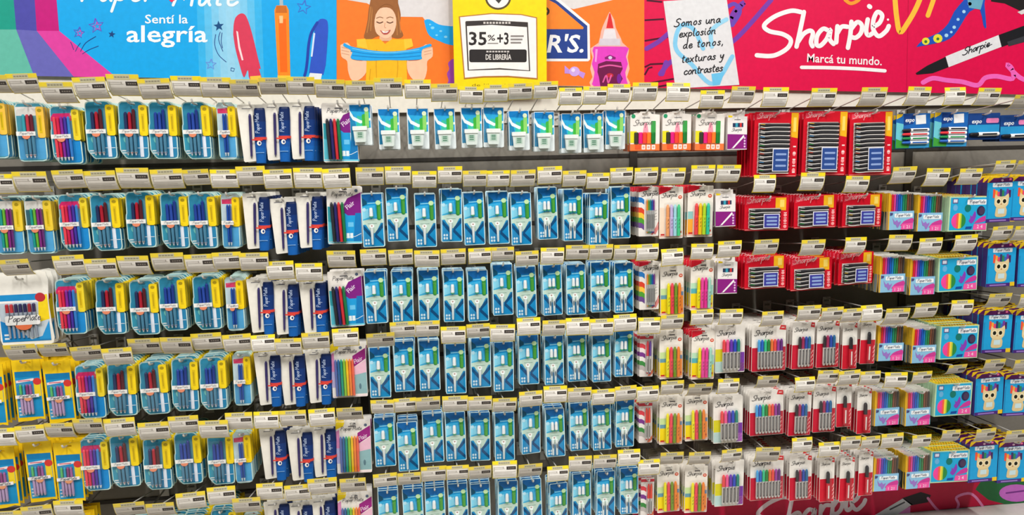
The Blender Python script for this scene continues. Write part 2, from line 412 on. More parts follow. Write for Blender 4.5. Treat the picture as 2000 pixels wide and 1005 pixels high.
glue.poly(smooth([(1624,285),(1820,285),(1832,310),(1820,345),(1832,390),(1816,440),(1824,490),(1816,530),(1628,530),(1620,490),(1628,440),(1612,390),(1624,345),(1616,310)], 2), 1.1, 'e341c0')
glue.poly([(1650,390),(1700,372),(1790,378),(1800,420),(1785,450),(1800,480),(1775,528),(1664,528),(1655,470),(1646,440)], 1.3, '6e1248')
glue.text('', 0, 0, 1, 1, 'ffffff')
for p in ([(1660,410),(1720,398),(1790,408)],[(1680,500),(1700,460),(1712,505),(1730,460)]): glue.ribbon(smooth(p), 9, 1.5, 'e05aa0')
glue.poly([(1690,350),(1722,334),(1758,350),(1756,362),(1692,362)], 1.3, '8a1a70'); glue.ell(1724, 352, 12, 10, 1.5, 'd8c8e8', 10); glue.ell(1722,460,22,14,1.5,'c02a3a',12); glue.ell(1778,480,14,30,1.45,'7a1f9a',12)
glue.poly([(1634,300),(1648,300),(1640,380),(1630,375)], 1.3, 'f694e0')
candy = Art(YB, k, *O)
candy.ell(1506, 436, 32, 30, 1.1, 'cfa8ec', 16); candy.poly([(1480,430),(1446,400),(1446,448),(1482,450)], 1.0, 'c090e4'); candy.poly([(1530,430),(1572,446),(1560,480),(1526,455)], 1.0, 'c090e4'); candy.ell(1498,428,12,12,1.3,'ecd8fa',10)
board('header_sign.001', 'orange banner printed with a child stretching blue slime and a pink glue bottle', [(657.8,B0),(1258.0,B0),(1258.5,170.5),(658.2,160.5)], a,
      [('child_print', girl), ('slime_print', slime), ('logo', logo), ('glue_bottle_print', glue), ('candy_print', candy)])

# red banner
k = 2.6316; O = (1240, 0)
RED = 'de0a4a'
a = Art(YB, k, *O)
a.poly([(48,B0*k),(2200,B0*k),(2200,489),(48,450)], .3, RED)
for p in ([(50,104),(150,98)],[(50,210),(170,190)],[(50,345),(80,330),(190,325)],[(50,385),(70,350),(90,345)],[(56,430),(200,405)],[(120,445),(205,430)],[(140,10),(60,2)]):
    a.ribbon(p, 9, .5, '4a0a26', False)
for p in ([(60,250),(120,215),(175,170)],[(130,380),(170,330),(215,300)],[(480,130),(510,60),(560,15),(470,140),(500,215),(700,0)],[(160,320),(140,380)]):
    a.ribbon(smooth(p, 6), 24, .6, '7a3aa8')
a.ribbon(smooth([(500,130),(540,60),(510,20),(470,40)], 6), 20, .6, '6a46b4')
a.ribbon([(1405,0),(1396,470)], 3, .7, 'c40840', False)
a.ribbon(smooth([(1340,-120),(1336,-20),(1345,90),(1362,165),(1400,120),(1450,30),(1500,-100)], 5), 26, .8, 'f8be3e')
a.ribbon(smooth([(1505,80),(1530,10),(1560,-80)], 5), 24, .8, 'f8be3e'); a.ribbon(smooth([(1080,0),(1110,18),(1150,0),(1160,-30)], 5), 18, .8, 'f29a30')
a.ribbon(smooth([(1480,424),(1530,402),(1600,412),(1680,420),(1760,438),(1800,400),(1860,392),(1940,404),(1935,350),(1912,335),(1980,400),(2050,420)], 5), 24, .8, 'f267bd')
a.poly([(1830,-60),(2200,-60),(2200,20),(1992,62),(1900,18),(1830,8)], .8, '241f20'); a.poly([(1965,62),(2060,22),(2060,50),(1985,75)], 1.0, 'd8d2d2')
note = Art(YB, k, *O)
note.plate([(146,6),(470,-12),(536,436),(208,455)], 0, 1.5, 'e2e2e4')
note.ribbon(smooth([(350,250),(300,150),(240,130),(210,190),(215,260),(290,330),(400,430),(500,290)], 6), 22, 1.9, '86cdf0')
note.ribbon(smooth([(470,100),(420,130),(390,170),(395,240)], 6), 22, 1.9, '9ad6f2')
note.poly([(392,380),(460,370),(436,436),(400,440)], 2.0, '6ac4ee')
for i, (t, x, y, s) in enumerate((('Somos una',204,138,20),('explosiOn',226,192,20),('de tonos,',246,250,20),('texturas y',240,322,20),('contrastes',250,384,20))):
    note.script(t, x, y, s, 5.5, 2.2, '26262a', -1, .10, .15, {0:.32,1:.26,2:.42,3:.3,4:.2}[i], 3)
LOGO = [[(852,62),(800,56),(720,84),(664,130),(690,160),(760,176),(800,205),(786,245),(735,278),(690,288),(626,284)],
        [(868,62),(852,140),(830,240)],[(838,215),(866,175),(898,158),(914,172),(904,215),(912,238)],
        [(1000,162),(968,148),(938,180),(932,225),(952,235),(985,200),(1004,152),(1000,200),(1020,226)],
        [(1040,135),(1034,218)],[(1040,170),(1062,138),(1092,138)],
        [(1112,112),(1106,180),(1094,246)],[(1110,150),(1142,114),(1166,132),(1160,170),(1134,194),(1112,190)],
        [(1196,100),(1188,160),(1200,182),(1222,170)],[(1203,32),(1208,36)],
        [(1222,140),(1256,118),(1270,80),(1246,62),(1226,100),(1224,150),(1252,186),(1290,160),(1304,134)]]
wm = Art(YB, k, *O)
for p in LOGO: wm.ribbon(smooth(p, 7) if len(p) > 2 else p, 23, 1.1, 'f8f2f2')
wm.ell(1300, 101, 6, 6, 1.1, 'f8f2f2', 8)
wm.text('Marcá tu mundo.', 884, 318, 62, 1.1, 'f8f0f0', .012, 0, 384, -1, -.045)
wm.ribbon(smooth([(856,346),(1000,348),(1150,354),(1284,364)]), 18, 1.1, 'f8f2f2')
shoe = Art(YB, k, *O)
shoe.poly(smooth([(1445,242),(1480,205),(1560,168),(1610,120),(1640,60),(1690,0),(1730,-40),(1800,-40),(1796,20),(1806,140),(1790,130),(1772,48),(1720,60),(1680,120),(1640,180),(1590,212),(1500,232)], 2), 1.0, '1f52b8')
for cx, cy, rr in ((1494,212,20),(1556,198,24),(1600,182,10),(1640,140,9),(1660,100,8),(1690,60,9),(1720,20,10),(1625,165,7)): shoe.ell(cx, cy, rr, rr*.95, 1.2, 'e8dc3a' if rr > 15 else 'a8d4f0', 12)
for cx, cy in ((1494,214),(1556,200)): shoe.ell(cx, cy, 8, 8, 1.4, '3a7a3a', 8)
shoe.poly([(1708,0),(1790,0),(1776,50),(1716,40)], 1.2, '6aa8c0')
mk = Art(YB, k, *O)
mk.poly([(1596,290),(1868,180),(1884,240),(1612,345)], 1.0, 'e4e4e6')
mk.poly([(1868,180),(2060,110),(2080,170),(1884,242)], 1.0, '1c1c20'); mk.poly([(1912,215),(2060,165),(2060,200),(1920,238)], 1.2, '3a3a40')
mk.poly([(1596,292),(1612,345),(1530,376),(1448,384),(1442,376),(1500,338)], 1.0, '1c1c20')
mk.script('Sharpie', 1686, 284, 19, 5, 1.3, '2a2a30', -1, .34, .2, .12, 3); mk.ribbon([(1808,238),(1834,228)], 4, 1.3, '3a3a40')
board('header_sign.002', 'crimson banner with white brush lettering, blue shoe drawing and black marker', [(1258.8,B0),(2080,B0),(2080,185.5),(1258.8,171)], a,
      [('note_print', note), ('lettering', wm), ('shoe_print', shoe), ('marker_print', mk)])

# yellow offer poster hanging in front
k = 3.125; O = (640, 0); YP = -0.075
a = Art(YP, k, *O)
a.poly([(752,B0*k),(1334,B0*k),(1336,545),(775,545)], .3, 'ffd90a')
a.ell(1040, -16, 80, 76, .5, '5a4a2a', 28); a.ell(1040, -16, 68, 64, .7, 'f6f2ea', 28)
a.poly([(995,-30),(1015,-45),(1040,-5),(1070,-50),(1085,-30),(1044,22)], .9, '3c3a38')
a.text('de librería', 880, 527, 24, .6, '8a7418', .0, 0, 230, -1)
sheet = Art(YP, k, *O)
sheet.plate([(800,100),(1000,80),(1180,86),(1278,106),(1282,484),(1100,470),(950,472),(832,482)], .4, 1.6, 'b87a3a')
sheet.poly([(808,106),(1000,87),(1180,93),(1271,112),(1275,476),(1100,462),(950,464),(838,474)], 1.9, 'f4f0ec')
sheet.ribbon(ring([(844,134),(1000,128),(1218,140),(1232,432),(1050,420),(858,428)]), 9, 2.1, '46403e', False)
sheet.poly([(842,130),(1000,124),(1220,136),(1222,166),(1000,152),(844,160)], 2.2, '3a3432')
for i in range(9): sheet.rect(950+i*19, 134, 963+i*19, 146, 2.4, 'cfc8c2')
txt = Art(YP, k, *O)
txt.text('35', 862, 274, 112, 2.3, '2e2a2a', .02, 0, 108, -1); txt.text('+3', 1034, 270, 100, 2.3, '2e2a2a', .02, 0, 70, -1)
txt.text('%', 976, 248, 50, 2.3, '3a3634', .01, 0, 46, -1)
for i in range(3): txt.rect(1116, 216+i*20, 1196-i*8, 226+i*20, 2.3, '8a8480')
txt.rect(976, 262, 1040, 268, 2.3, '8a8480')
txt.poly([(p[0], p[1]) for p in rrect(864, 302, 1214, 380, 12)], 2.3, '2c2828')
for i in range(8): txt.rect(968+i*18, 310, 981+i*18, 320, 2.5, 'c8c2be')
txt.text('DE LIBRERÍA', 964, 364, 46, 2.5, 'ece6e0', .012, 0, 156, -1)
board('offer_poster', 'yellow offer poster with white sheet reading 35 hung before the orange banner', [(751.5/k+640,B0),(1335/k+640,B0),(1337/k+640,545/k),(774/k+640,545/k)], a,
      [('offer_sheet', sheet), ('lettering', txt)], 3, 'e8c800')

# crimson board under the lowest row
YS = -0.055
a = Art(YS)
a.poly([(1236,935),(2100,862),(2100,970),(1236,1050)], .3, 'cc0a40')
a.poly(smooth([(1905,955),(1930,925),(1985,905),(2060,900),(2060,975),(1980,985),(1930,975)], 3), .6, '1f6a38')
a.poly(ellipse(1985,962,34,17,20), .9, 'c96ac8'); a.ribbon([(1965,962),(2004,957)], 3, 1.1, '7a2f8a')
a.ribbon(smooth([(1812,972),(1835,998),(1862,1000),(1872,985),(1868,970),(1895,963),(1915,982),(1926,1003)], 5), 5, .9, 'f08cc0')
wm = Art(YS)
for p in LOGO:
    q = smooth(p, 6) if len(p) > 2 else p
    q = [(1240+x/2.6316, y/2.6316) for x, y in q]
    wm.ribbon([(1672+.86*(x-1715), 970+.86*(y-42)-.11*(x-1715)) for x, y in q], 8, .9, 'f0e2e6')
mk = Art(YS)
mk.poly([(1700,1010),(1764,972),(1782,984),(1730,1018)], .9, 'dcdce0'); mk.poly([(1762,972),(1798,960),(1818,966),(1812,980),(1780,986)], .9, '241c22')
mk.ribbon([(1738,994),(1766,980)], 3, 1.1, '55555c'); mk.poly([(1752,1000),(1778,988),(1776,1030),(1745,1030)], .8, 'e88ad0')
board('base_sign', 'crimson board with white brush lettering below the lowest row of packs', [(1236,933),(2100,860),(2100,967),(1236,1048)], a, [('lettering', wm), ('marker_print', mk)], 5, 'd8ccc8')

# ------------------------------------------------------------------ the packs: one builder per kind, all in mm
# a builder returns [(part name, MB, label or None)]; x from 0 to w, z from 0 (bottom) to h, d towards the viewer
def new(w): return MB(w=w)
def slot(w, z, r=4.5): return rrect(w/2-11, z-r, w/2+11, z+r, r*.98, 3)

def blister(w, pens, head=None, low=None, tab='f2d21c', tabw=.22, hi='2f8cae', lo='2a80ac', multi=False):
    h = 171; P = []
    c = new(w); L = 3
    out = [(L+10,h-1),(L+3,h-6),(L+1,h-14),(L,h*.62),(1,h*.585),(0,h*.53),(1,h*.16),(6,h*.10),(16,h*.02),(22,0),(w-9,0),(w-2,3),(w,12),
           (w,h*.37),(w-3.5,h*.40),(w-3.5,h*.86),(w-5,h*.93),(w-14,h-2),(w-22,h)] if not low else [(8,h),(1,h-9),(0,14),(4,3),(12,0),(w-12,0),(w-4,3),(w,14),(w,h-9),(w-8,h)]
    c.plate(out, -1.2, 0, 'bfdcd8', slot(w, h-9), '9a9350')
    i = lambda q: [(w/2+(x-w/2)*(1-2*q/w), h/2+(z-h/2)*(1-2*q/h)) for x, z in out]
    c.plate(i(3.2), 0, .6, hi, slot(w, h-9))
    x1 = w*(1-tabw)
    def z_(t): return h*(1-t)
    if head == 'magenta':
        c.poly([(w*.06,z_(.20)),(w*.16,z_(.13)),(x1-6,z_(.13)),(x1-1,z_(.2)),(x1-1,z_(.26)),(w*.06,z_(.26))], .9, 'd8286e')
        c.ell(x1+2, z_(.15), w*.12, 8, 1.1, 'e4dcd8', 14)
    if head == 'white':
        c.poly([(3.5,z_(.07)),(w-10,z_(.07)),(w-4,z_(.22)),(3.5,z_(.22))], .9, 'e6e2dc')
        c.ell(x1+5, z_(.15), w*.13, 10, 1.1, 'f2eeea', 16); c.rect(x1-3, z_(.155), x1+12, z_(.14), 1.3, '8a8a8a')
    if head == 'coral':
        c.poly([(4,z_(.11)),(w-5,z_(.09)),(w-5,z_(.19)),(4,z_(.19))], .9, 'e23c6c')
    if low:                                          # lower half in clear blue
        c.rect(3.5, 6, w-3.5, z_(.55), .9, '4f9fd0'); 
    else:
        c.poly([(4,z_(.58)),(w*.45,z_(.58)),(w*.45,6),(20,5),(7,h*.13),(4,h*.17)], .9, '3a9cb8')
        c.poly([(w*.45,z_(.58)),(w-3.5,z_(.58)),(w-3.5,12),(w-10,4),(w*.45,4)], .9, lo)
        for k, q in enumerate((.80,.845,.885) if multi else (.845,.885)):
            c.rect(7+k*1.5, z_(q+.022), 20+k*1.5, z_(q), 1.2, 'e8eef0')
        if not multi:
            c.rect(w*.70, 6, w*.82, z_(.60), 1.2, 'dfe6f2'); c.rect(w*.58, z_(.815), w-4, z_(.805), 1.5, 'dce8f0')
            c.ell(w*.28, z_(.66), 10, 12, 1.2, '7fd0c8', 14)
    P.append(('card', c, None))
    t = new(w)
    t.plate(rrect(x1-4, z_(.60), w+1.2, z_(.07), 6), .6, 3.2, tab); t.box(x1+3, z_(.585), w+1.2, z_(.085), -10, .5, tab)
    t.ell((x1+w)/2-2, z_(.135), w*.075, 5, 3.5, 'a89018', 12)
    t.rect((x1+w)/2-6, z_(.52), (x1+w)/2+2, z_(.22), 3.5, 'd8b818'); t.rect((x1+w)/2-4, z_(.48), (x1+w)/2-1, z_(.26), 3.7, 'b89a14')
    P.append(('side_tab', t, None))
    n = len(pens); cx = w*.44 if not low else w*.46
    stp = w*.135 if n <= 3 else w*.118
    for j, (hue, clear) in enumerate(pens):
        p = new(w); x = cx+(j-(n-1)/2)*stp
        top = z_(.14 if j == n-1 and n == 3 else .19) if not low else z_(.2)
        b = '4f86a4' if clear else hue
        tip = 'e8ecf0'
        p.round_z(x, 7, [(h*.06,1.0,tip),(h*.12,stp*.40,b),(h*.48,stp*.48,hue),(top-4,stp*.44,hue),(top,stp*.2,hue)], 8)
        if clear: p.round_z(x+.3, 7.6, [(h*.10,stp*.3,hue),(h*.155,stp*.34,hue)], 6)
        P.append(('pen', p, None))
    l = new(w)
    bx0, bx1 = w*.07, w*.73
    if low: bx0, bx1 = w*.06, w*.72
    l.plate([(bx0,z_(.562)),(bx1,z_(.562)),(bx1,z_(.49)),(bx0,z_(.49))], 12, 13, 'f2efea')
    l.plate(ellipse((bx0+bx1)/2, z_(.562), w*.14, 10, 12, 180, 360), 12, 12.8, 'ee8f6c')
    l2 = new(w)
    l2.script('Paper', bx0+w*.12, z_(.540), 3.8, .6, 13.4, '7a7a86', 1, 0, .2, .1, 2)
    l2.script('Mate', bx0+w*.37, z_(.540), 3.8, .6, 13.4, '7a7a86', 1, 0, .2, .1, 2)
    P.append(('brand_label', l, None, [('lettering', l2)]))
    f = new(w); f.dome(rrect(w*.1, h*.05, x1-3, z_(.1), 8), 1, 15, 3, FILM); P.append(('clear_bubble', f, None))
    return P

def k_redblk(w): return blister(w, [('24315c',1),('b01c30',1),('5a1c26',1)])
def k_blue3(w): return blister(w, [('23449c',1),('2a4ca8',1),('1f3a8c',1)])
def k_multi(w): return blister(w, [('ee4a58',0),('d8244e',0),('8a2a9c',0),('4a34a0',0),('3a80d0',0)], 'magenta', None, 'ead030', .18, '3f93b4', '1f88cc', True)
def k_blue2(w): return blister(w, [('1f4fa8',0),('1f4aa0',0)], 'coral', True, 'f4d018', .3, 'c8dce4')
def k_head(w): return blister(w, [('3aa0b0',1),('c03848',1),('6a2030',1)], 'white', True, 'f0c048', .2, '4a9ab0')
def k_green(w): return blister(w, [('1f9a92',0),('6ab83a',0),('8a2f86',0),('6a2470',0)], 'white', True, 'e8c83a', .24, '3a6a7a')

def k_pen(w):
    h = 173; P = []
    c = new(w); c.plate([(0,h-4),(3,h),(w-8,h),(w-6,h-10),(w*.55,h-26),(w*.60,3),(12,0),(9,4)], -1, 0, 'ebe7dc', slot(w*.72, h-8, 3.5))
    c.rect(14, h-13, 40, h-11, .4, '6a6a72'); P.append(('card', c, None))
    p = new(w); p.round_z(w*.40, 3.5, [(10,.8,'6a6a78'),(18,3.2,'3c3466'),(h*.55,4.2,'352e62'),(h*.80,4.0,'3c3468'),(h*.835,2.4,'3c3468')], 8, 1, 4); P.append(('pen', p, None))
    s = new(w); x0, x1 = w*.55, w-1; cx = (x0+x1)/2; r = (x1-x0)/2
    top = [(h*.87+6*k/6) for k in range(7)]
    s.round_z(cx-3, 1, [(-4,r*.82,'1760b0'),(h*.24,r*.92,'1656a6'),(h*.33,r*.95,'12418c'),(h*.45,r*.97,'103474'),(h*.70,r,'0e285e'),(h*.9,r*.92,'0d2250'),(h*.935,r*.8,'0d2250')], 16, .62, 6)
    d = r*.62+1.6
    s.script('Paper', cx-1, h*.52, 6, 1.4, d, 'd4dcec', 1, 6.0, 0, .0, 2) if False else None
    P.append(('sleeve', s, None))
    b = new(w); b.round_z(cx, 1.3, [(h*.385,r*1.04,'d8443a'),(h*.425,r*1.05,'c83832'),(h*.43,r*1.05,'d8443a')], 16, .66, 0); 
    b.plate([(cx-r*1.3,h*.375),(cx+r*.4,h*.365),(cx+r*.4,h*.39),(cx-r*1.3,h*.40)], d-.2, d+.6, 'd8443a')
    P.append(('red_band', b, None))
    e = new(w); e.plate(ellipse(cx-3, h*.325, 6.5, 7.5, 14), d-1, d+.4, 'f0ece6'); e.ell(cx-1.6, h*.325, 3, 4, d+.7, '1a3c80', 10)
    P.append(('emblem', e, None))
    t = new(w); t.rect(x0+3, h*.155, x1-8, h*.165, d+.2, '8ab4dc')
    for word, u0 in (('Paper', .50), ('Mate', .69)):       # script climbing the sleeve
        q = 0.0; wd = new(w)
        for ch in word:
            adv, st = STROKES[ch]
            for one in st:
                pts = smooth(one, 2) if len(one) > 2 else one
                wd.ribbon([(cx+1-b_*6.2, h*u0+(q+a_)*5.6) for a_, b_ in pts], 1.25, d+.5, 'b4c6e6', False)
            q += adv+.15
        P.append(('lettering', wd, None))
    P.append(('white_line', t, None))
    return P

def flair(w, pens, rainbow):
    h = 180 if not rainbow else 175; P = []
    c = new(w); c.plate(rrect(0, 0, w, h, 4), -1, 0, 'f0ebe4', slot(w, h-8))
    if not rainbow:
        c.poly([(0,3),(w,3),(w,8),(0,6)], .3, '6fd0ea')
        c.poly([(2,8),(w*.55,8),(w*.55,h*.62),(2,h*.66)], .3, '2f9aa8'); c.poly([(2,8),(w*.3,8),(w*.3,h*.35),(2,h*.4)], .45, '58bcd0')
        c.poly([(w*.5,h*.55),(w*.5,h*.70),(w*.6,h*.80),(w-1,h*.90),(w-1,h*.50),(w*.6,h*.50)], .6, '7d1f80')
        c.poly([(w*.48,8),(w-1,8),(w-1,h*.52),(w*.48,h*.54)], .5, '1f9ad8')
        c.poly([(w*.75,8),(w-1,8),(w-1,h*.54),(w*.82,h*.54)], .7, '1676b8')
        for i in range(2): c.rect(w*.55+i*11, h*.10, w*.55+i*11+9, h*.19, .8, 'e6f2f8')
        c.ribbon([(w*.52,h*.11),(w*.8,h*.13),(w*.97,h*.18)], 1.6, .9, 'e6f2f8'); c.rect(w*.6, h*.30, w*.76, h*.38, .8, '6ac0ea')
        c.text('Flair', w*.60, h*.60, 20, .9, 'ecd8ee', .01, 0, 30, 1, math.radians(38))
    else:
        c.poly([(0,h*.86),(w*.22,h*.92),(w*.26,h-1),(4,h),(0,h-4)], .3, 'f2d41a')
        c.poly([(0,h*.5),(w*.1,h*.5),(w*.1,h*.86),(0,h*.82)], .3, 'd888b8'); c.rect(0, h*.2, w*.1, h*.5, .3, 'b8b4dc')
        c.poly([(w*.62,h*.56),(w-1,h*.72),(w-1,h*.92),(w*.62,h*.78)], .5, '98257e'); c.text('Flair', w*.68, h*.63, 20, .8, 'f0d4ea', .01, 0, 30, 1, math.radians(24))
        c.poly([(w*.62,h*.40),(w-1,h*.44),(w-1,h*.70),(w*.62,h*.55)], .4, 'e6b8cc'); c.poly([(w*.66,h*.06),(w-1,h*.06),(w-1,h*.46),(w*.66,h*.42)], .5, '8cb4b8')
        c.ell(w*.80, h*.2, 4, 10, .8, '5a7a86', 10); c.rect(2, 2, w-2, 7, .5, 'f0dce0')
    c.script('Paper', w*.14, h*.84, 6.5, 1.1, .8, '4a4a52', 1, 0, .2, .12, 3); c.script('Mate', w*.48, h*.84, 6.5, 1.1, .8, '4a4a52', 1, 0, .2, .12, 3)
    c.rect(w*.36, h*.905, w*.58, h*.92, .7, '5a5a62'); c.ell(w*.86, h*.93, 5, 5, .7, '5a6a86', 12)
    P.append(('card', c, None))
    n = len(pens); x0, x1 = (w*.16, w*.47) if not rainbow else (w*.14, w*.62)
    for j, hue in enumerate(pens):
        p = new(w); st = (x1-x0)/(n-1); x = x0+j*st
        lean = 3 if not rainbow else 0
        p.round_z(x+lean*1.2, 6, [(8,st*.42,hue),(h*.42,st*.46,hue),(h*.46,st*.5,hue),(h*.70,st*.42,hue),(h*.735,st*.18,hue)], 8, 1, -lean*2)
        P.append(('pen', p, None))
    f = new(w); f.dome(rrect(w*.08, 5, x1+5, h*.76, 6), 1, 13, 3, FILM); P.append(('clear_bubble', f, None))
    return P
def k_flairA(w): return flair(w, ['303036','2c2a6a','d8343c','1f7a48'], False)
def k_flairB(w): return flair(w, ['5a6cae','2a66a0','1f9a80','8cc63a','f4c41e','f48a3a','f2684a'], True)

def k_fluid(w):
    h = 125; P = []
    c = new(w); c.plate(rrect(0, 0, w, h, 3), -1, 0, 'eaf2f4', slot(w, h-7, 3))
    c.poly([(2,h*.42),(w-2,h*.42),(w-2,h-2),(2,h-2)], .3, '2aa6dc'); c.poly([(2,h*.84),(w-2,h*.80),(w-2,h-2),(2,h-2)], .45, '0f7cc4')
    c.poly([(2,h*.12),(w*.2,h*.12),(w*.3,h*.42),(w*.2,h*.75),(2,h*.7)], .5, '1b7fae'); c.poly([(w*.3,h*.45),(w*.7,h*.45),(w*.6,h*.7),(w*.36,h*.72)], .5, '35b8a0')
    c.poly([(2,h*.86),(w*.2,h*.70),(w*.55,h*.60),(w-2,h*.66),(w-2,h*.60),(w*.5,h*.53),(w*.15,h*.62),(2,h*.74)], .6, 'e4f0f0')
    c.poly([(w*.58,h*.42),(w*.9,h*.42),(w*.9,h*.80),(w*.58,h*.74)], .7, '3fae3c'); c.plate(rrect(w*.72, h*.42, w*.90, h*.88, 5), .7, 1.1, '8ccf6a'); c.ell(w*.80, h*.87, 7, 7, 1.3, 'e2f0cc', 12)
    P.append(('card', c, None))
    b = new(w)
    b.plate([(w*.20,h*.10),(w*.23,h*.07),(w*.69,h*.07),(w*.72,h*.10),(w*.76,h*.36),(w*.16,h*.36)], 1, 14, 'dfe8e2'); lid = new(w); lid.plate(rrect(w*.13, h*.36, w*.80, h*.46, 2), 1, 17, 'f2f5f2')
    b.rect(w*.30, h*.16, w*.62, h*.32, 14.4, 'bcd4c4')
    for i, q in enumerate((.19,.24,.28)): b.rect(w*.36, h*q, w*.56, h*(q+.025), 14.7, '5a8a70')
    P.append(('bottle', b, None, [('lid', lid)]))
    f = new(w); f.dome(rrect(w*.06, h*.05, w*.92, h*.52, 5), 1, 20, 3, FILM); P.append(('clear_bubble', f, None))
    return P

def corrector(w, n):
    h = 170; P = []
    c = new(w); c.plate(rrect(0, 0, w, h, 4), -1, 0, 'd6f2fa', slot(w, h-7, 3))
    c.plate(rrect(2.5, 2.5, w-2.5, h-2.5, 3), 0, .3, '1590cc', slot(w, h-7, 3))
    c.poly([(2.5,h*.88),(w*.28,h*.84),(w*.72,h*.84),(w-2.5,h*.90),(w-2.5,h-2.5),(2.5,h-2.5)], .5, '0a62a8')
    c.poly([(2.5,h*.76),(w*.26,h*.80),(w*.26,h*.85),(2.5,h*.93)], .6, '0a4f6e'); c.ribbon([(w*.3,h*.815),(w*.95,h*.825)], 2, .8, '9fdcf2')
    c.poly([(2.5,h*.50),(w*.7,h*.55),(w*.62,h*.78),(2.5,h*.76)], .5, '38b0e0'); c.poly([(2.5,h*.52),(w*.34,h*.56),(w*.30,h*.72),(2.5,h*.68)], .6, '8ad8f2')
    c.poly([(2.5,h*.42),(w-2.5,h*.45),(w-2.5,h*.52),(w*.5,h*.53),(2.5,h*.50)], .7, 'bfe2d2')
    c.poly([(2.5,h*.50),(w-2.5,h*.52),(w*.60,h*.26),(w*.42,h*.26)], .75, 'c8e0d2')
    c.poly([(2.5,h*.34),(w*.44,h*.15),(w*.44,h*.24),(2.5,h*.42)], .8, '0a4f80'); c.poly([(w-2.5,h*.45),(w*.58,h*.27),(w*.58,h*.20),(w-2.5,h*.36)], .8, '0a4f80')
    c.poly([(w*.56,h*.19),(w-2.5,h*.03),(w-2.5,h*.10),(w*.58,h*.26)], .85, '0c4c7e'); c.poly([(2.5,2.5),(w*.3,2.5),(w*.45,h*.14),(2.5,h*.32)], .8, '2b8fc8')
    c.plate(rrect(w*.70, h*.50, w*.90, h*.82, 6), .5, 1.6, '2f8a3a'); c.plate(rrect(w*.76, h*.52, w*.87, h*.76, 4), 1.6, 2.0, '4fa63c'); c.ell(w*.78, h*.825, 8, 7.5, 1.9, 'c4e6b0', 14)
    for i in range(2): c.ell(w*.14+i*8, h*.07, 3.2, 4, 1.1, 'd8ecf6', 10); c.ell(w*.14+i*8, h*.13, 3.2, 4, 1.1, 'd8ecf6', 10)
    c.ell(w*.12, h*.70, 6, 6, 1.1, 'b8e4f6', 12)
    c.rect(w*.25, h*.435, w*.68, h*.445, 1.1, '8aa89c'); c.ell(w*.44, h*.395, 8, 7, 1.1, 'f2f6f2', 14); c.ell(w*.44, h*.395, 2.5, 2.5, 1.3, 'b07a70', 8)
    P.append(('card', c, None))
    for j in range(n):
        p = new(w); x = w*(.44 if n == 1 else .35+.2*j); r = 6.2 if n == 1 else 5.4
        p.round_z(x, 7, [(h*.555,r*.9,'4fae7a'),(h*.58,r,'f6fbfb'),(h*.70,r*.92,'f6fbfb'),(h*.735,r*.7,'f6fbfb')], 10); P.append(('cap', p, None))
        q = new(w); x2 = w*.44 if n == 1 else x
        q.round_z(x2, 5, [(h*.05,3.0,'f0f6f6'),(h*.09,3.6,'e4eef0'),(h*.22,4.0,'eef6f4'),(h*.33,5.5,'e6f0ec'),(h*.37,6.0 if n == 1 else 4.6,'e6f0ec')], 8)
        if n == 2: q.ell(x2, h*.25, 2.2, 10, 9.8, '5a6a74', 10)
        P.append(('pen', q, None))
    f = new(w); f.dome(rrect(w*.14, h*.03, w*.90, h*.76, 6), 1, 15, 3, FILM); P.append(('clear_bubble', f, None))
    return P
def k_one(w): return corrector(w, 1)
def k_two(w): return corrector(w, 2)

def sharpword(c, x, z, xh, w=None, d=.9, M='2c2a2e', slope=.06): c.script('Sharpie', x, z, xh, w or xh*.19, d, M, 1, slope, .2, .08, 3)

def stripe_side(c, w, h, x1, hues):
    z0 = h*.80; st = h*.62/len(hues)
    for i, q in enumerate(hues):
        a = z0-i*st
        c.poly([(0,a),(x1*.55,a-st*.08),(x1,a-st*.5),(x1,a-st*1.5),(x1*.5,a-st*1.05),(0,a-st)], .4+.05*i, q)
def k_fine(w):
    h = 163; P = []
    c = new(w); c.plate(rrect(0, 0, w, h, 3), -1, 0, 'ece7e0', slot(w, h-7, 3))
    c.poly([(0,h*.90),(w*.55,h*.95),(w*.6,h),(0,h)], .3, 'd01c34')
    stripe_side(c, w, h, w*.28, ['2a78c0','e8e4de','d8442c','f0c040','4f9a34','6a4a8a'])
    c.poly([(w*.75,h*.06),(w,h*.24),(w,h*.14),(w*.85,h*.03)], .4, 'e08a84'); c.poly([(w*.62,h*.03),(w*.72,h*.03),(w,h*.30),(w,h*.26)], .5, 'd86a64')
    sharpword(c, w*.16, h*.815, 8); c.rect(w*.7, h*.90, w*.92, h*.92, .6, '8a8684')
    for i in range(4): c.ribbon([(w*.7,h*(.5-.06*i)),(w*.92,h*(.53-.06*i))], 1.6, .7, 'b8b2b0', False)
    P.append(('card', c, None))
    for j, q in enumerate(('f09030','6aa03a','1f8a8c','2a58a8','7a3a8c')):
        p = new(w); x = w*(.40+.085*j)
        p.round_z(x, 5, [(h*.07,1.6,q),(h*.10,2.7,'b4b4b2'),(h*.52,2.9,'c8c8c4'),(h*.53,3.1,q),(h*.72,2.6,q),(h*.75,1.4,q)], 8); p.rect(x-.9, h*.16, x+.9, h*.45, 8.1, '4a4a4a'); P.append(('marker', p, None))
    f = new(w); f.dome(rrect(w*.33, 5, w*.82, h*.78, 5), 1, 11, 2, FILM); P.append(('clear_bubble', f, None))
    return P
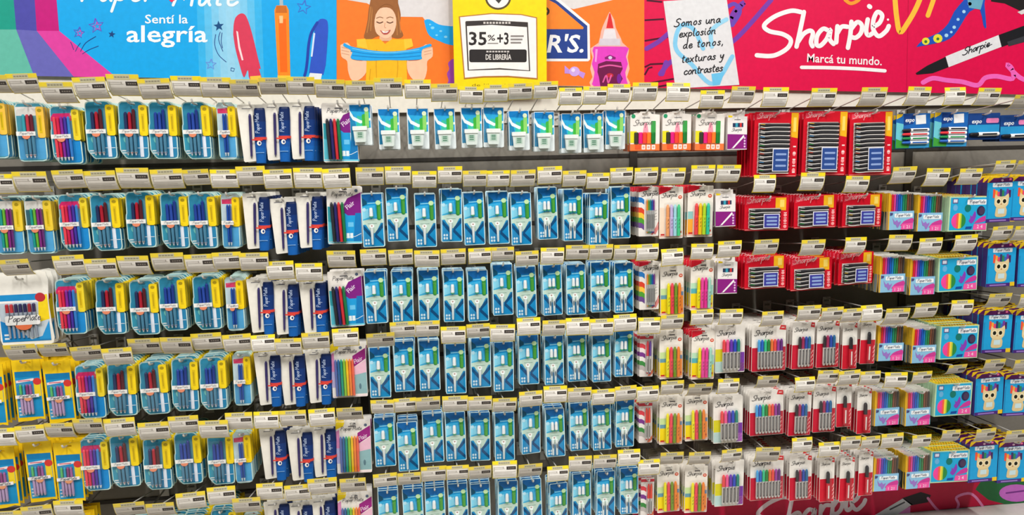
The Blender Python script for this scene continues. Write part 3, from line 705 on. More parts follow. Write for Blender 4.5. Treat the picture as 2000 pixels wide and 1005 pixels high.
def k_narrow(w, cap):
    h = 146; P = []
    c = new(w); c.plate(rrect(0, 0, w, h, 3), -1, 0, 'e4ddd8', slot(w, h-7, 3))
    stripe_side(c, w, h, w*.42, ['dc4650','f0e8e4','7a3a8c','ece6e0','3f8a44','b8b0ac'])
    c.rect(0, h*.90, w, h*.97, .3, 'c83a48'); c.poly([(w*.6,2),(w,h*.18),(w,h*.08),(w*.8,2)], .5, 'e0704a')
    P.append(('card', c, None))
    for j, q in enumerate(cap):
        p = new(w); x = w*(.55+.2*j)
        p.round_z(x, 6, [(h*.08,2,q),(h*.12,4,'c4c0bc'),(h*.5,4.2,'d0ccc8'),(h*.51,4.5,q),(h*.80,3.8,q),(h*.86,2,q)], 8); p.rect(x-1.2, h*.16, x+1.2, h*.44, 10.5, '5a5656'); P.append(('marker', p, None))
    f = new(w); f.dome(rrect(w*.4, 4, w*.94, h*.88, 5), 1, 13, 2, FILM); P.append(('clear_bubble', f, None))
    return P
def k_fineb(w): return k_narrow(w, ('d8404c','6a4a9c'))
def k_finer(w): return k_narrow(w, ('e23a2c','e84a34'))

def hilite(w, hues, corner, bg):
    h = 171; P = []
    c = new(w); c.plate(rrect(0, 0, w, h, 3), -1, 0, 'efe9de', slot(w, h-7, 3))
    if corner: c.poly([(0,h*.86),(w*.25,h*.90),(w*.55,h*.96),(w*.6,h),(2,h),(0,h-3)], .3, 'd81c30')
    for x0, z0, x1, z1, q in bg: c.rect(w*x0, h*z0, w*x1, h*z1, .4, q)
    c.rect(1, h*.03, w-1, h*.055, .6, 'f0b8a8')
    sharpword(c, w*.10, h*.795, 7.5, 1.3); c.rect(w*.42, h*.89, w*.66, h*.91, .6, '4a4648'); c.ell(w*.87, h*.80, 7, 6, .6, 'd8583a', 12); c.rect(w*.83, h*.795, w*.91, h*.81, .8, 'f4e8e0')
    c.rect(w*.06, h*.06, w*.22, h*.09, .7, 'c8282c'); c.rect(w*.82, h*.10, w*.94, h*.14, .7, 'c8402c')
    P.append(('card', c, None))
    n = len(hues); x0 = w*(.33 if n > 3 else .30)
    for j, q in enumerate(hues):
        p = new(w); st = w*.62/n if n > 3 else w*.21; x = x0+j*st
        p.round_z(x, 6, [(h*.05,st*.47,q),(h*.40,st*.5,q),(h*.43,st*.42,q)], 10, .8)
        q2 = new(w); q2.round_z(x, 6, [(h*.43,st*.45,q),(h*.61,st*.42,q),(h*.66,st*.2,q)], 10, .8)
        for t in range(3): p.ribbon([(x-.8,h*(.20+.07*t)),(x+1.2,h*(.24+.07*t))], 1.5, 6+st*.40, '3a3a30', False)
        P.append(('highlighter', p, None, [('cap', q2)]))
    f = new(w); f.dome(rrect(w*.2, 5, w-4, h*.70, 6), 1, 15, 3, FILM); P.append(('clear_bubble', f, None))
    return P
def k_pastel(w): return hilite(w, ['f4a468','c8b8e4','a8dce6','4ccc8c'], True, [(.02,.05,.2,.6,'f0d8c0')])
def k_bright(w): return hilite(w, ['f0484e','f6c81e','b8dc2e','34c4a4'], True, [(.02,.05,.22,.35,'f4a83a'),(.02,.35,.22,.5,'8cc4c0')])
def k_fluo(w): return hilite(w, ['f4e822','f24a5a','7a9c2a','f8862e'], False, [(.02,.06,.3,.34,'f4d81e'),(.02,.34,.28,.42,'6a9cae'),(.02,.42,.28,.55,'c8e0a0'),(.72,.06,.98,.40,'f8963e'),(.76,.40,.98,.48,'6a8cae'),(.76,.48,.98,.56,'f4c8a0')])
def k_pink(w): return hilite(w, ['f6e61e','f04aa4','e8389a','a4dcc8'], True, [(.02,.06,.3,.34,'f4d81e'),(.02,.34,.28,.44,'5ab0b8'),(.02,.44,.28,.55,'b8e0c0'),(.72,.30,.98,.5,'a8dccc'),(.72,.06,.98,.30,'f4dc3a')])

def k_hibox(w):
    h = 126; P = []
    c = new(w); c.plate([(0,0),(w,0),(w,h*.92),(w*.72,h*.94),(w*.66,h),(w*.34,h),(w*.28,h*.94),(0,h*.92)], -1, 0, 'efe9e2', slot(w, h-8, 3))
    c.rect(0, 0, w, h*.17, .3, 'f47a3e'); c.rect(0, h*.2, w*.22, h*.50, .3, 'e6dc2a'); c.poly([(w*.42,h*.46),(w*.62,h*.46),(w*.56,h*.72),(w*.48,h*.70)], .4, 'f49ab0')
    c.plate(rrect(w*.70, h*.2, w*.86, h*.76, 2), .3, .8, '3fa04c'); c.ell(w*.1, h*.88, 7, 7, .5, '2f9a6a', 14)
    for i in range(4): c.plate(rrect(w*(.28+.17*i)-(12 if i == 0 else 6), h*.03, w*(.28+.17*i)+(8 if i == 0 else 6), h*.15, 2), .3, .7, 'e8582e' if i == 0 else 'f6e8e0')
    for i in range(3): c.ell(w*(.45+.17*i), h*.09, 3.5, 4, .9, 'd8a898', 10)
    sharpword(c, w*.12, h*.64, 9, 1.5, .9, '6a6664'); c.rect(w*.4, h*.83, w*.66, h*.85, .6, '8a8688')
    P.append(('carton', c, None))
    b = new(w)
    b.box(1, 1, w-1, h*.2, -22, -1.2, 'f0885a'); b.box(1, h*.2, w-1, h*.9, -22, -1.2, 'ece6de'); P.append(('carton_side', b, None))
    for j, q in enumerate(('3a3a2a','e0207c','ee4636','f07a2c','1f7a34')):
        p = new(w); p.round_z(w*(.20+.145*j), 1, [(h*.18,7.3,q),(h*.44,7.3,q),(h*.47,6.2,q)], 8, .4); P.append(('highlighter', p, None))
    return P
def k_purple(w):
    h = 123; P = []
    c = new(w); c.box(0, 0, w, h*.88, -16, 0, 'eee9e6'); c.plate([(2,h*.88),(w-2,h*.88),(w-3,h),(5,h)], -16, -15, 'e6e0da', slot(w, h*.94, 3))
    c.poly([(0,h*.02),(w,h*.02),(w,h*.40),(0,h*.42)], .3, '8a1f7e'); c.poly([(2,h*.86),(w*.22,h*.86),(w*.26,h*.90),(2,h*.92)], .4, 'f2d41a')
    c.rect(w*.26, h*.60, w*.80, h*.71, .4, '2a3a5a'); c.rect(w*.40, h*.60, w*.52, h*.71, .6, '3aa0b8'); c.rect(w*.62, h*.60, w*.72, h*.71, .6, 'd83a3a')
    sharpword(c, w*.22, h*.49, 5, 1.1, .5, '5a5a60'); c.rect(w*.34, h*.79, w*.66, h*.81, .4, '6a6a6a')
    P.append(('box', c, None))
    p = new(w); p.plate([(w*.26,h*.06),(w*.32,h*.04),(w*.86,h*.34),(w*.82,h*.39)], .3, 1.2, 'f2ecf0'); p.poly([(w*.18,h*.02),(w*.26,h*.06),(w*.32,h*.04)], .8, 'c8b0c8')
    for i in range(4): p.ell(w*.88, h*(.08+.075*i), 3.4, 3.2, .7, 'e8c4e4', 10)
    P.append(('pen_print', p, None))
    return P

def redcard(w, h, n, z0, z1, xl, xr, panel, pz, deep):
    P = []; RC = 'd00f26'
    c = new(w); c.plate(rrect(0, 0, w, h, 4), -1.2, 0, RC, slot(w, h-8))
    c.poly([(w*.04,h*.88) if deep else (w*.03,h*.78),(w*.7,h*.98),(w*.7,h*.995),(w*.04,h*.97)], .3, 'e8485c')
    c.poly([(w-26,h*.62 if deep else h*.70),(w-1,h*.60 if deep else h*.66),(w-1,h-2),(w-26,h-2)] if deep else [(w*.70,h*.62),(w*.94,h*.60),(w*.94,h-2),(w*.70,h-2)], .4, 'f2b41e')
    c.rect(w-18 if deep else w*.80, h*.70, w-8 if deep else w*.90, h*.92, .6, 'f8d868')
    for i in range(3): c.ell(w-11, h*(.10+.13*i if deep else .12+.17*i), 6, 8 if deep else 6, .5, 'f2a0a0', 8)
    for i in range(5 if deep else 3): c.rect(w-16, h*(.06+.1*i if deep else .2+.16*i), w-6, h*(.08+.1*i if deep else .22+.16*i), .7, 'f6dcd8')
    c.script('Sharpie', w*.07, h*(.90 if deep else .83), 9 if deep else 11, 2.0, .7, 'f2b4b4', 1, .08, .2, .1, 3)
    c.ribbon([(2,3),(w*.5,3.5),(w-3,3)], 1.6, .5, 'f0b0a8', False)
    P.append(('card', c, None))
    c.rect(xl, z0, xr, z1, .5, 'e4ded8')
    st = (z1-z0)/n
    for j in range(n):
        p = new(w); z = z0+(j+.5)*st; r = st*.37
        cap = ('26242a','26242a','2c2a2e')[j % 3]
        p.round_x(z, 7, [(xl,r*.4,cap),(xl+6,r*.85,cap),(xl+(xr-xl)*.34,r,cap),(xl+(xr-xl)*.36,r*.92,'2e2c30'),(xr-5,r*.95,'2e2c30'),(xr,r*.7,'2e2c30')], 8)
        acc = ('e8e4e0','3a9a4a','e8b83a','d8503a','e8e4e0','5aa0d8')[(j*5+1) % 6] if deep else ('3a9a4a','e8e4e0','e8b83a')[j % 3]
        p.poly([(xl+2,z+r*.75),(xl+18,z+r*.45),(xl+18,z+r*.1),(xl+2,z+r*.35)], 7+r*.95, acc)
        p.ribbon(smooth([(xl+3,z-st*.42),(xl+20,z-st*.60),(xl+(xr-xl)*.45,z-st*.46),(xr-2,z-st*.50)], 4), st*.20, 7+r*.9, 'e6e0dc', False)
        P.append(('marker', p, None))
    x0, zz0, x1, zz1 = panel
    l = new(w); l.plate([(x0,zz0),(x1,zz0),(x1,zz1),(x0,zz1)], 15, 15.6, 'e6e6ee'); l.rect(x0+2.5, zz0+2.5, x1-2.5, zz1-2.5, 15.9, pz)
    for i in range(3): zc = zz0+(zz1-zz0)*(.25+.25*i); l.plate(rrect(x0+(x1-x0)*.18, zc-3.2, x1-(x1-x0)*.15, zc+3.2, 3), 15.9, 16.2, '8ca4d4')
    P.append(('blue_label', l, None))
    f = new(w); f.dome(rrect(xl-3, z0-2, xr+4, z1+2, 5), 1, 14.5, 2, FILM); P.append(('clear_bubble', f, None))
    return P
def k_red12(w): return redcard(w, 214, 12, 12, 178, 14, w-32, (w*.39,18,w-38,94), '2c4a8c', True)
def k_red4(w): return redcard(w, 113, 5, 8, 76, 14, w*.80, (w*.40,10,w*.76,58), '3a3c94', False)

def caps(w, h, hues, cw, top, low, head, side=None, badge=True):
    P = []
    c = new(w); c.plate(rrect(0, 0, w, h, 3), -1, 0, 'efeae2', slot(w, h-7, 3))
    if low: c.rect(1, 1, w-1, h*.52, .3, low)
    for x0, z0, x1, z1, q in side or (): c.rect(w*x0, h*z0, w*x1, h*z1, .5, q)
    if badge: c.poly([(w*.80,h*.90),(w-1,h*.88),(w-1,h-3),(w*.84,h-1)], .4, 'd83a3e'); c.rect(w*.86, h*.93, w*.95, h*.95, .6, 'f4d8d4')
    sharpword(c, w*.08 if w > 60 else w*.1, head+2, min(9.5, w*.085), None, .9, '2c2a2e', .05)
    if low:
        for i in range(4): c.ribbon([(w*.88,h*(.06+.09*i)),(w*.95,h*(.12+.09*i))], 3.2, .7, 'f4a8a8')
    P.append(('card', c, None))
    n = len(hues); x0 = w*.5-(n-1)*cw/2+(w*.02 if n > 1 else 0)
    for j, q in enumerate(hues):
        p = new(w); x = x0+j*cw; r = cw*.42
        B = 'd0ccc8' if n > 1 else 'd01e34'
        p.round_z(x, r+1, [(h*.06,r*.7,B),(h*.09,r,B),(h*.45,r*1.05,B)], 10)
        q2 = new(w); q2.round_z(x, r+1, [(h*.45,r*1.1,q),(h*.66,r*.98,q),(h*.70,r*.55,q)], 10)
        a_, b_, z_ = (.50, .42, .43) if n > 1 else (.34, .40, .40)
        p.poly([(x-r*a_,h*.11),(x+r*b_,h*.11),(x+r*b_,h*z_),(x-r*a_,h*z_)], r*2.07+1, '4a484b' if n > 1 else 'f0e4e0')
        if n > 1: p.poly([(x-r*.12,h*.15),(x+r*.06,h*.15),(x+r*.06,h*.39),(x-r*.12,h*.39)], r*2.07+1.3, 'a8a4a2')
        P.append(('marker', p, None, [('cap', q2)]))
    f = new(w); f.dome(rrect(x0-cw*.8, 5, x0+(n-.2)*cw, h*.73, 5), 1, cw*.9+4, 2, FILM); P.append(('clear_bubble', f, None))
    return P
def k_five(w): return caps(w, 169, ['f04a50','f25a98','6a34b4','2f4cc4','1f8a78'], 13, 0, None, 130, [(.01,.24,.28,.50,'d8d02a'),(.01,.02,.28,.24,'b8d4d0'),(.78,.02,.99,.42,'7a3aa4'),(.84,.02,.99,.20,'c874d0')], False)
def k_eight(w): return caps(w, 163, ['4aa8e8','2468c8','38c890','1f8a3c','f07a3a','f0504a','9a3aa0','6a2a80'], 11.6, 0, 'c41e38', 126)
def k_four(w): return caps(w, 167, ['2c2830','a42a58','2a4cb0','1f6a9c'], 12, 0, 'c81c36', 132)
def k_single(w): return caps(w, 167, ['26242a'], 15, 0, 'd01e34', 136)

def k_dry4(w):
    h = 117; P = []
    c = new(w); c.plate(rrect(0, 0, w, h, 3), -1, 0, '1f66b4', slot(w, h-6, 3))
    c.poly([(1,1),(w*.45,1),(w*.4,h*.16),(1,h*.28)], .3, '3f9a3c'); c.poly([(1,h*.28),(w*.2,h*.2),(w*.22,h*.7),(1,h*.75)], .35, '6ac4d0')
    c.poly([(w*.4,1),(w-2,1),(w-2,h*.12),(w*.4,h*.12)], .4, '3a9cd0'); c.poly([(1,h*.84),(w*.16,h*.92),(w*.2,h-1),(1,h-1)], .4, 'e6c02a')
    c.poly([(w*.22,h*.66),(w*.5,h*.70),(w*.55,h-2),(w*.22,h-2)], .4, '1a3f86'); c.text('expo', w*.26, h*.76, 20, .7, 'f2f4f8', .02, .2, 34)
    c.poly([(w*.58,h*.68),(w*.88,h*.70),(w*.86,h*.96),(w*.56,h*.94)], .6, 'eef0f2')
    P.append(('card', c, None))
    for j, q in enumerate(('2a62b8','1f8a4c','d8303a','26242c')):
        p = new(w); z = h*(.16+.12*j)
        p.round_x(z, 6, [(w*.16,2,q),(w*.2,4.6,q),(w*.38,5.2,q),(w*.385,6,'eef0f0'),(w*.92,6,'eef0f0'),(w*.93,4,'e2e4e4')], 8); p.rect(w*.44, z-2, w*.86, z+2.4, 12.2, q); P.append(('marker', p, None))
    return P
def k_dry1(w):
    h = 90; P = []
    c = new(w); c.plate(rrect(0, 0, w, h, 3), -1, 0, '1c4488', slot(w, h-6, 3))
    c.rect(1, h*.26, w-1, h*.56, .3, '2a94cc'); c.rect(1, 1, w-1, h*.14, .3, '16346a'); c.text('expo', w*.10, h*.62, 20, .6, 'eef2f8', .02, .2, 38); c.plate(rrect(w*.56, h*.62, w*.96, h*.80, 5), .3, .8, 'ea86b8')
    P.append(('card', c, None))
    p = new(w); p.round_x(h*.2, 6, [(2,3,'1c1c22'),(8,6,'1c1c22'),(w*.26,6.4,'1c1c22'),(w*.27,7,'eef0f0'),(w*.92,7,'eef0f0'),(w*.94,5,'e0e2e2')], 8); p.rect(w*.38, h*.17, w*.84, h*.23, 13.3, '26262c'); P.append(('marker', p, None))
    return P

FELT = ['f0a81e','e8283c','e84aa0','6a4ac4','1f62cc','1f88d0','1f9a74','3a8a4c','8a5238','6a4a3c','46403c']
def k_felt(w):
    h = 128; P = []; t = 11
    c = new(w)
    c.box(0, 0, w, h*.50, -t, 0, '8cc0e0')
    c.box(0, h*.50, w, h, -t, -t+1, 'e0dcd0'); c.box(0, 0, 4, h, -t, .2, 'e8b82a')
    c.plate(rrect(w*.24, h*.33, w*.94, h*.44, 3), 0, .6, 'eef4f6'); c.script('Paper', w*.30, h*.36, 5.2, 1.1, .9, '4a4a66', 1, 0, .2, .1, 2); c.script('Mate', w*.60, h*.36, 5.2, 1.1, .9, '4a4a66', 1, 0, .2, .1, 2)
    c.poly([(w*.06,h*.38),(w*.16,h*.40),(w*.18,h*.46),(w*.06,h*.47)], .5, '4a4a7a')
    P.append(('sleeve', c, None))
    a = new(w)
    a.poly(smooth([(w*.16,h*.34),(w*.26,h*.22),(w*.34,h*.27),(w*.40,h*.20),(w*.50,h*.24),(w*.44,h*.12),(w*.36,h*.05),(w*.30,h*.14),(w*.22,h*.16),(w*.16,h*.34)], 2), .6, '9a74c4')
    a.poly(smooth([(w*.46,h*.10),(w*.60,h*.22),(w*.80,h*.28),(w-3,h*.30),(w-3,h*.16),(w*.7,h*.13),(w*.46,h*.10)], 2), .7, 'cc3f96')
    a.plate([(w*.50,0.5),(w-4,0.5),(w-3,h*.17),(w*.53,h*.15)], .7, 1.2, 'ee5aa6')
    for i in range(3): a.text('12'[i % 2], w*(.60+.11*i), h*.03, 15, 1.5, 'f8dcec', .01)
    P.append(('print', a, None))
    for j, q in enumerate(FELT):
        p = new(w); st = (w-6)/11; p.round_z(5+(j+.5)*st, -t/2+.3, [(h*.46,st*.42,q),(h*.94,st*.44,q),(h*.965,st*.2,q)], 6); P.append(('felt_pen', p, None))
    f = new(w); f.rect(4.2, h*.50, w-.3, h*.99, .1, FILM); P.append(('clear_window', f, None))
    return P
def k_round(w):
    h = 122; P = []; t = 14
    c = new(w); c.box(0, 0, w, h, -t, 0, 'bcdcb4'); c.rect(5, 4, w-5, h-4, .3, '22a8d8')
    c.box(2, h-.4, w-2, h+.6, -t, -1, 'eecb28')
    for i in range(12): c.box(w*(.12+.07*i)-2, h+.6, w*(.12+.07*i)+2, h+1.4, -t+4, -5, ('7a6a2a','c8502a','8a4a2a')[i % 3])
    c.plate(rrect(w*.46, h*.76, w*.95, h*.91, 3), 0, .6, 'eef2f4'); c.script('Paper', w*.52, h*.80, 6, 1.3, .9, '4a4a66', 1, 0, .2, .1, 2); c.script('Mate', w*.73, h*.80, 6, 1.3, .9, '4a4a66', 1, 0, .2, .1, 2)
    c.rect(w*.08, h*.80, w*.22, h*.94, .6, '5a5a8c'); c.rect(w*.10, h*.83, w*.20, h*.92, .8, 'd8dcec'); c.ell(w*.16, h*.68, 9, 11, .6, '6ab0dc', 12)
    P.append(('box', c, None))
    a = new(w); cx, cz, r = w*.26, h*.30, h*.225
    a.ell(cx, cz, r, r, .6, 'f0489a', 26)
    for q, x0 in (('f4604a',-.30),('f8d84a',-.02),('b8cc3a',.22),('2f8a44',.40)):
        th = math.degrees(math.acos(x0)); a.poly(ellipse(cx, cz, r, r, 16, -th, th), .7+x0*.3+.15, q)
    a.ell(w*.48, h*.66, h*.10, h*.11, .6, '17756a', 20); a.ell(w*.82, h*.58, h*.13, h*.145, .6, '2a2a52', 22); a.ell(w*.84, h*.58, h*.09, h*.11, .8, '4a3a58', 18)
    a.poly(smooth([(w*.54,h*.48),(w*.60,h*.42),(w*.66,h*.58),(w*.70,h*.48),(w*.68,h*.34),(w*.60,h*.22),(w*.52,h*.30),(w*.56,h*.38),(w*.54,h*.48)], 2), .9, '8a3fb4')
    a.poly(smooth([(w*.66,h*.22),(w*.78,h*.36),(w*.95,h*.44),(w*.97,h*.30),(w*.80,h*.24),(w*.66,h*.22)], 2), .9, 'c83a98'); a.poly([(w*.44,h*.06),(w*.60,h*.06),(w*.62,h*.14),(w*.46,h*.13)], .8, '1a4a9a')
    a.plate([(w*.64,h*.04),(w-3,h*.03),(w-4,h*.22),(w*.66,h*.20)], .8, 1.3, 'ee5aa6')
    for i in range(2): a.text('24'[i], w*(.74+.09*i), h*.08, 17, 1.5, 'f8dcec', .01)
    P.append(('print', a, None))
    return P
def k_cat(w):
    h = 162; P = []; t = 24
    c = new(w); c.box(0, 0, w, h*.86, -t, -1, '43357e'); c.box(0, 0, w, h*.86, -1, 0, '22a0da')
    c.plate([(0,h*.86),(w,h*.86),(w*.97,h*.96),(w*.72,h*.98),(w*.66,h),(w*.34,h),(w*.28,h*.98),(w*.03,h*.96)], -1.2, 0, 'eec622', slot(w, h*.955, 3))
    c.poly([(w*.02,h*.86),(w*.98,h*.86),(w*.84,h*.96),(w*.20,h*.96)], .4, '5a1f58'); c.ell(w*.5, h*.905, 5, 4, .7, 'd8b0c8', 10); c.rect(w*.74, h*.90, w*.82, h*.945, .7, 'e86a98')
    c.box(0, h*.86, w, h*.865, -t, -.2, '5a2a6a')
    c.rect(0, 0, w, h*.075, .4, '4a2a7a'); c.plate([(w*.84,0),(w,0),(w,h*.09),(w*.84,h*.09)], .4, .8, 'ecc62a'); c.rect(w*.12, h*.02, w*.7, h*.05, .7, '9a7ac4')
    c.plate(rrect(w*.18, h*.76, w*.86, h*.85, 3), 0, .6, 'e6eef2'); c.script('Paper', w*.25, h*.785, 5.5, 1.1, .9, '4a4a66', 1, 0, .2, .1, 2); c.script('Mate', w*.54, h*.785, 5.5, 1.1, .9, '4a4a66', 1, 0, .2, .1, 2)
    for i, q in enumerate(('f0563a','f4a83a','e84a6a','3a3a6a','2f8a5a','3a6ab8','7a3a9c','4a2a5a')): c.rect(w*(.20+.078*i), h*.53, w*(.275+.078*i), h*(.72-.03*(i % 3)), .6, q)
    c.plate(rrect(w*.02, h*.10, w*.05, h*.7, 1), 0, .4, '1f86bc')
    P.append(('box', c, None))
    a = new(w)                                       # a plain cream animal shape
    a.poly(smooth([(w*.28,h*.62),(w*.38,h*.56),(w*.62,h*.56),(w*.74,h*.62),(w*.76,h*.46),(w*.68,h*.33),(w*.32,h*.33),(w*.26,h*.46),(w*.28,h*.62)], 2), .9, 'e4cf9c')
    a.poly(smooth([(w*.34,h*.34),(w*.66,h*.34),(w*.70,h*.16),(w*.60,h*.11),(w*.38,h*.11),(w*.30,h*.16),(w*.34,h*.34)], 2), .85, 'dcc694')
    for x in (.40, .61): a.ell(w*x, h*.45, w*.095, w*.10, 1.1, 'f2e4bc', 16); a.ell(w*x, h*.45, w*.06, w*.065, 1.3, '1f2218', 14)
    a.ell(w*.5, h*.39, 3, 2.4, 1.3, 'b07a50', 8); a.rect(w*.40, h*.18, w*.62, h*.29, 1.1, 'c8e0e4')
    P.append(('print', a, None))
    return P

def k_bag(w):
    h = 225; P = []
    c = new(w); c.plate(smooth([(2,h),(w*.5,h-2),(w-1,h),(w-2,h*.6),(w,h*.3),(w-1,6),(w*.6,3),(6,0),(3,h*.4),(2,h)], 3)[:-1], -2, 0, 'e9e6dd', slot(w, h-20))
    c.rect(5, h*.60, w*.80, h*.71, .4, '1f8ac8'); c.rect(5, h*.595, w*.80, h*.625, .6, 'eceae8'); c.rect(6, h*.07, w-6, h*.60, .4, 'c4d0da')
    c.poly([(5,h*.07),(5,h*.36),(w*.22,h*.30),(w*.62,h*.07)], .6, '1a86cc'); c.poly([(w*.5,h*.07),(w-6,h*.07),(w-6,h*.34),(w*.8,h*.13)], .6, '2a94d4')
    c.poly([(w*.76,h*.32),(w-4,h*.36),(w-4,h*.70),(w*.80,h*.68)], .6, 'eed022'); c.ell(w*.84, h*.66, 15, 14, .9, 'b83038', 18)
    c.rect(5, h*.065, w-6, h*.085, .8, '1a7ab8')
    for i in range(2): c.rect(12, h*(.10+.05*i), 26, h*(.125+.05*i), .8, 'e6eef2')
    P.append(('bag', c, None))
    for j in range(7):
        p = new(w); q = ('b83038','c83a40','3a2f5a','34305c','302c58','a83038','3a2f5a')[j]
        p.round_z(w*(.20+.085*j), 4, [(h*.12,3,'9aa2b0'),(h*.46,5,'a4acba'),(h*.47,5,q),(h*.575,4.6,q),(h*.585,3,q)], 8); P.append(('pen', p, None))
    l = new(w); l.plate(rrect(w*.16, h*.30, w*.82, h*.43, 6), 9.5, 10.2, 'eae8e6'); l.plate(ellipse(w*.5, h*.30, w*.16, h*.07, 14, 180, 360), 9.5, 10, 'e8764a')
    l.script('Paper', w*.22, h*.345, 10, 2, 10.6, '4a4a52', 1, .04, .2, .12, 3); l.script('Mate', w*.53, h*.355, 10, 2, 10.6, '4a4a52', 1, .04, .2, .12, 3)
    P.append(('brand_label', l, None))
    f = new(w); f.dome(rrect(8, h*.14, w*.78, h*.60, 8), .8, 11, 4, FILM); P.append(('clear_bubble', f, None))
    return P
def ybag(w, pens):
    h = 198; P = []
    c = new(w); c.plate([(0,h),(w*.5,h-2),(w,h),(w,h*.4),(w-1,4),(w*.8,8),(w*.5,2),(2,0),(0,h*.5)], -2, 0, 'f0c81a', rrect(w*.56-10, h*.925, w*.56+10, h*.955, 3, 3))
    c.rect(6, h*.07, w-5, h*.80, .4, '1a8ec4'); c.rect(6, h*.71, w-5, h*.80, .6, '0f78b0')
    c.poly([(8,h*.62),(w*.72,h*.65),(w*.72,h*.69),(8,h*.66)], .8, 'ecd8d8'); c.rect(14, h*.648, w*.6, h*.66, 1, 'c83a5a')
    c.rect(w*.70, h*.40, w-6, h*.63, .7, 'e8cc2a'); c.ell(w*.83, h*.635, 12, 11, 1.0, 'd03a34', 16)
    c.poly([(6,h*.07),(w*.35,h*.07),(w*.25,h*.32),(6,h*.34)], .7, '2aa0d8')
    for i in range(3): c.rect(9, h*(.10+.055*i), 24, h*(.125+.055*i), 1, 'd8eaf2')
    P.append(('bag', c, None))
    for j, q in enumerate(pens):
        p = new(w); st = w*.115; p.round_z(w*.42+(j-1.5)*st, 4, [(h*.12,2,'c8b4cc'),(h*.16,st*.42,'b89cc4'),(h*.44,st*.44,q),(h*.58,st*.4,q),(h*.60,st*.2,q)], 8); P.append(('pen', p, None))
    l = new(w); l.plate([(w*.08,h*.385),(w-8,h*.40),(w-8,h*.45),(w*.08,h*.435)], 9, 9.8, 'eee8e6'); l.plate(ellipse(w*.5, h*.39, w*.14, h*.05, 12, 180, 360), 9, 9.6, 'e89a6c')
    l.script('Paper', w*.22, h*.397, 5, 1.1, 10.2, '5a5a66', 1, .05, .2, .1, 2); l.script('Mate', w*.52, h*.402, 5, 1.1, 10.2, '5a5a66', 1, .05, .2, .1, 2)
    P.append(('brand_label', l, None))
    f = new(w); f.dome(rrect(9, h*.11, w*.72, h*.62, 8), .8, 11, 4, FILM); P.append(('clear_bubble', f, None))
    return P
def k_ybag(w): return ybag(w, ['58b86a','2a9ac0','8a3a78','a05a9c'])
def k_none(w): return []

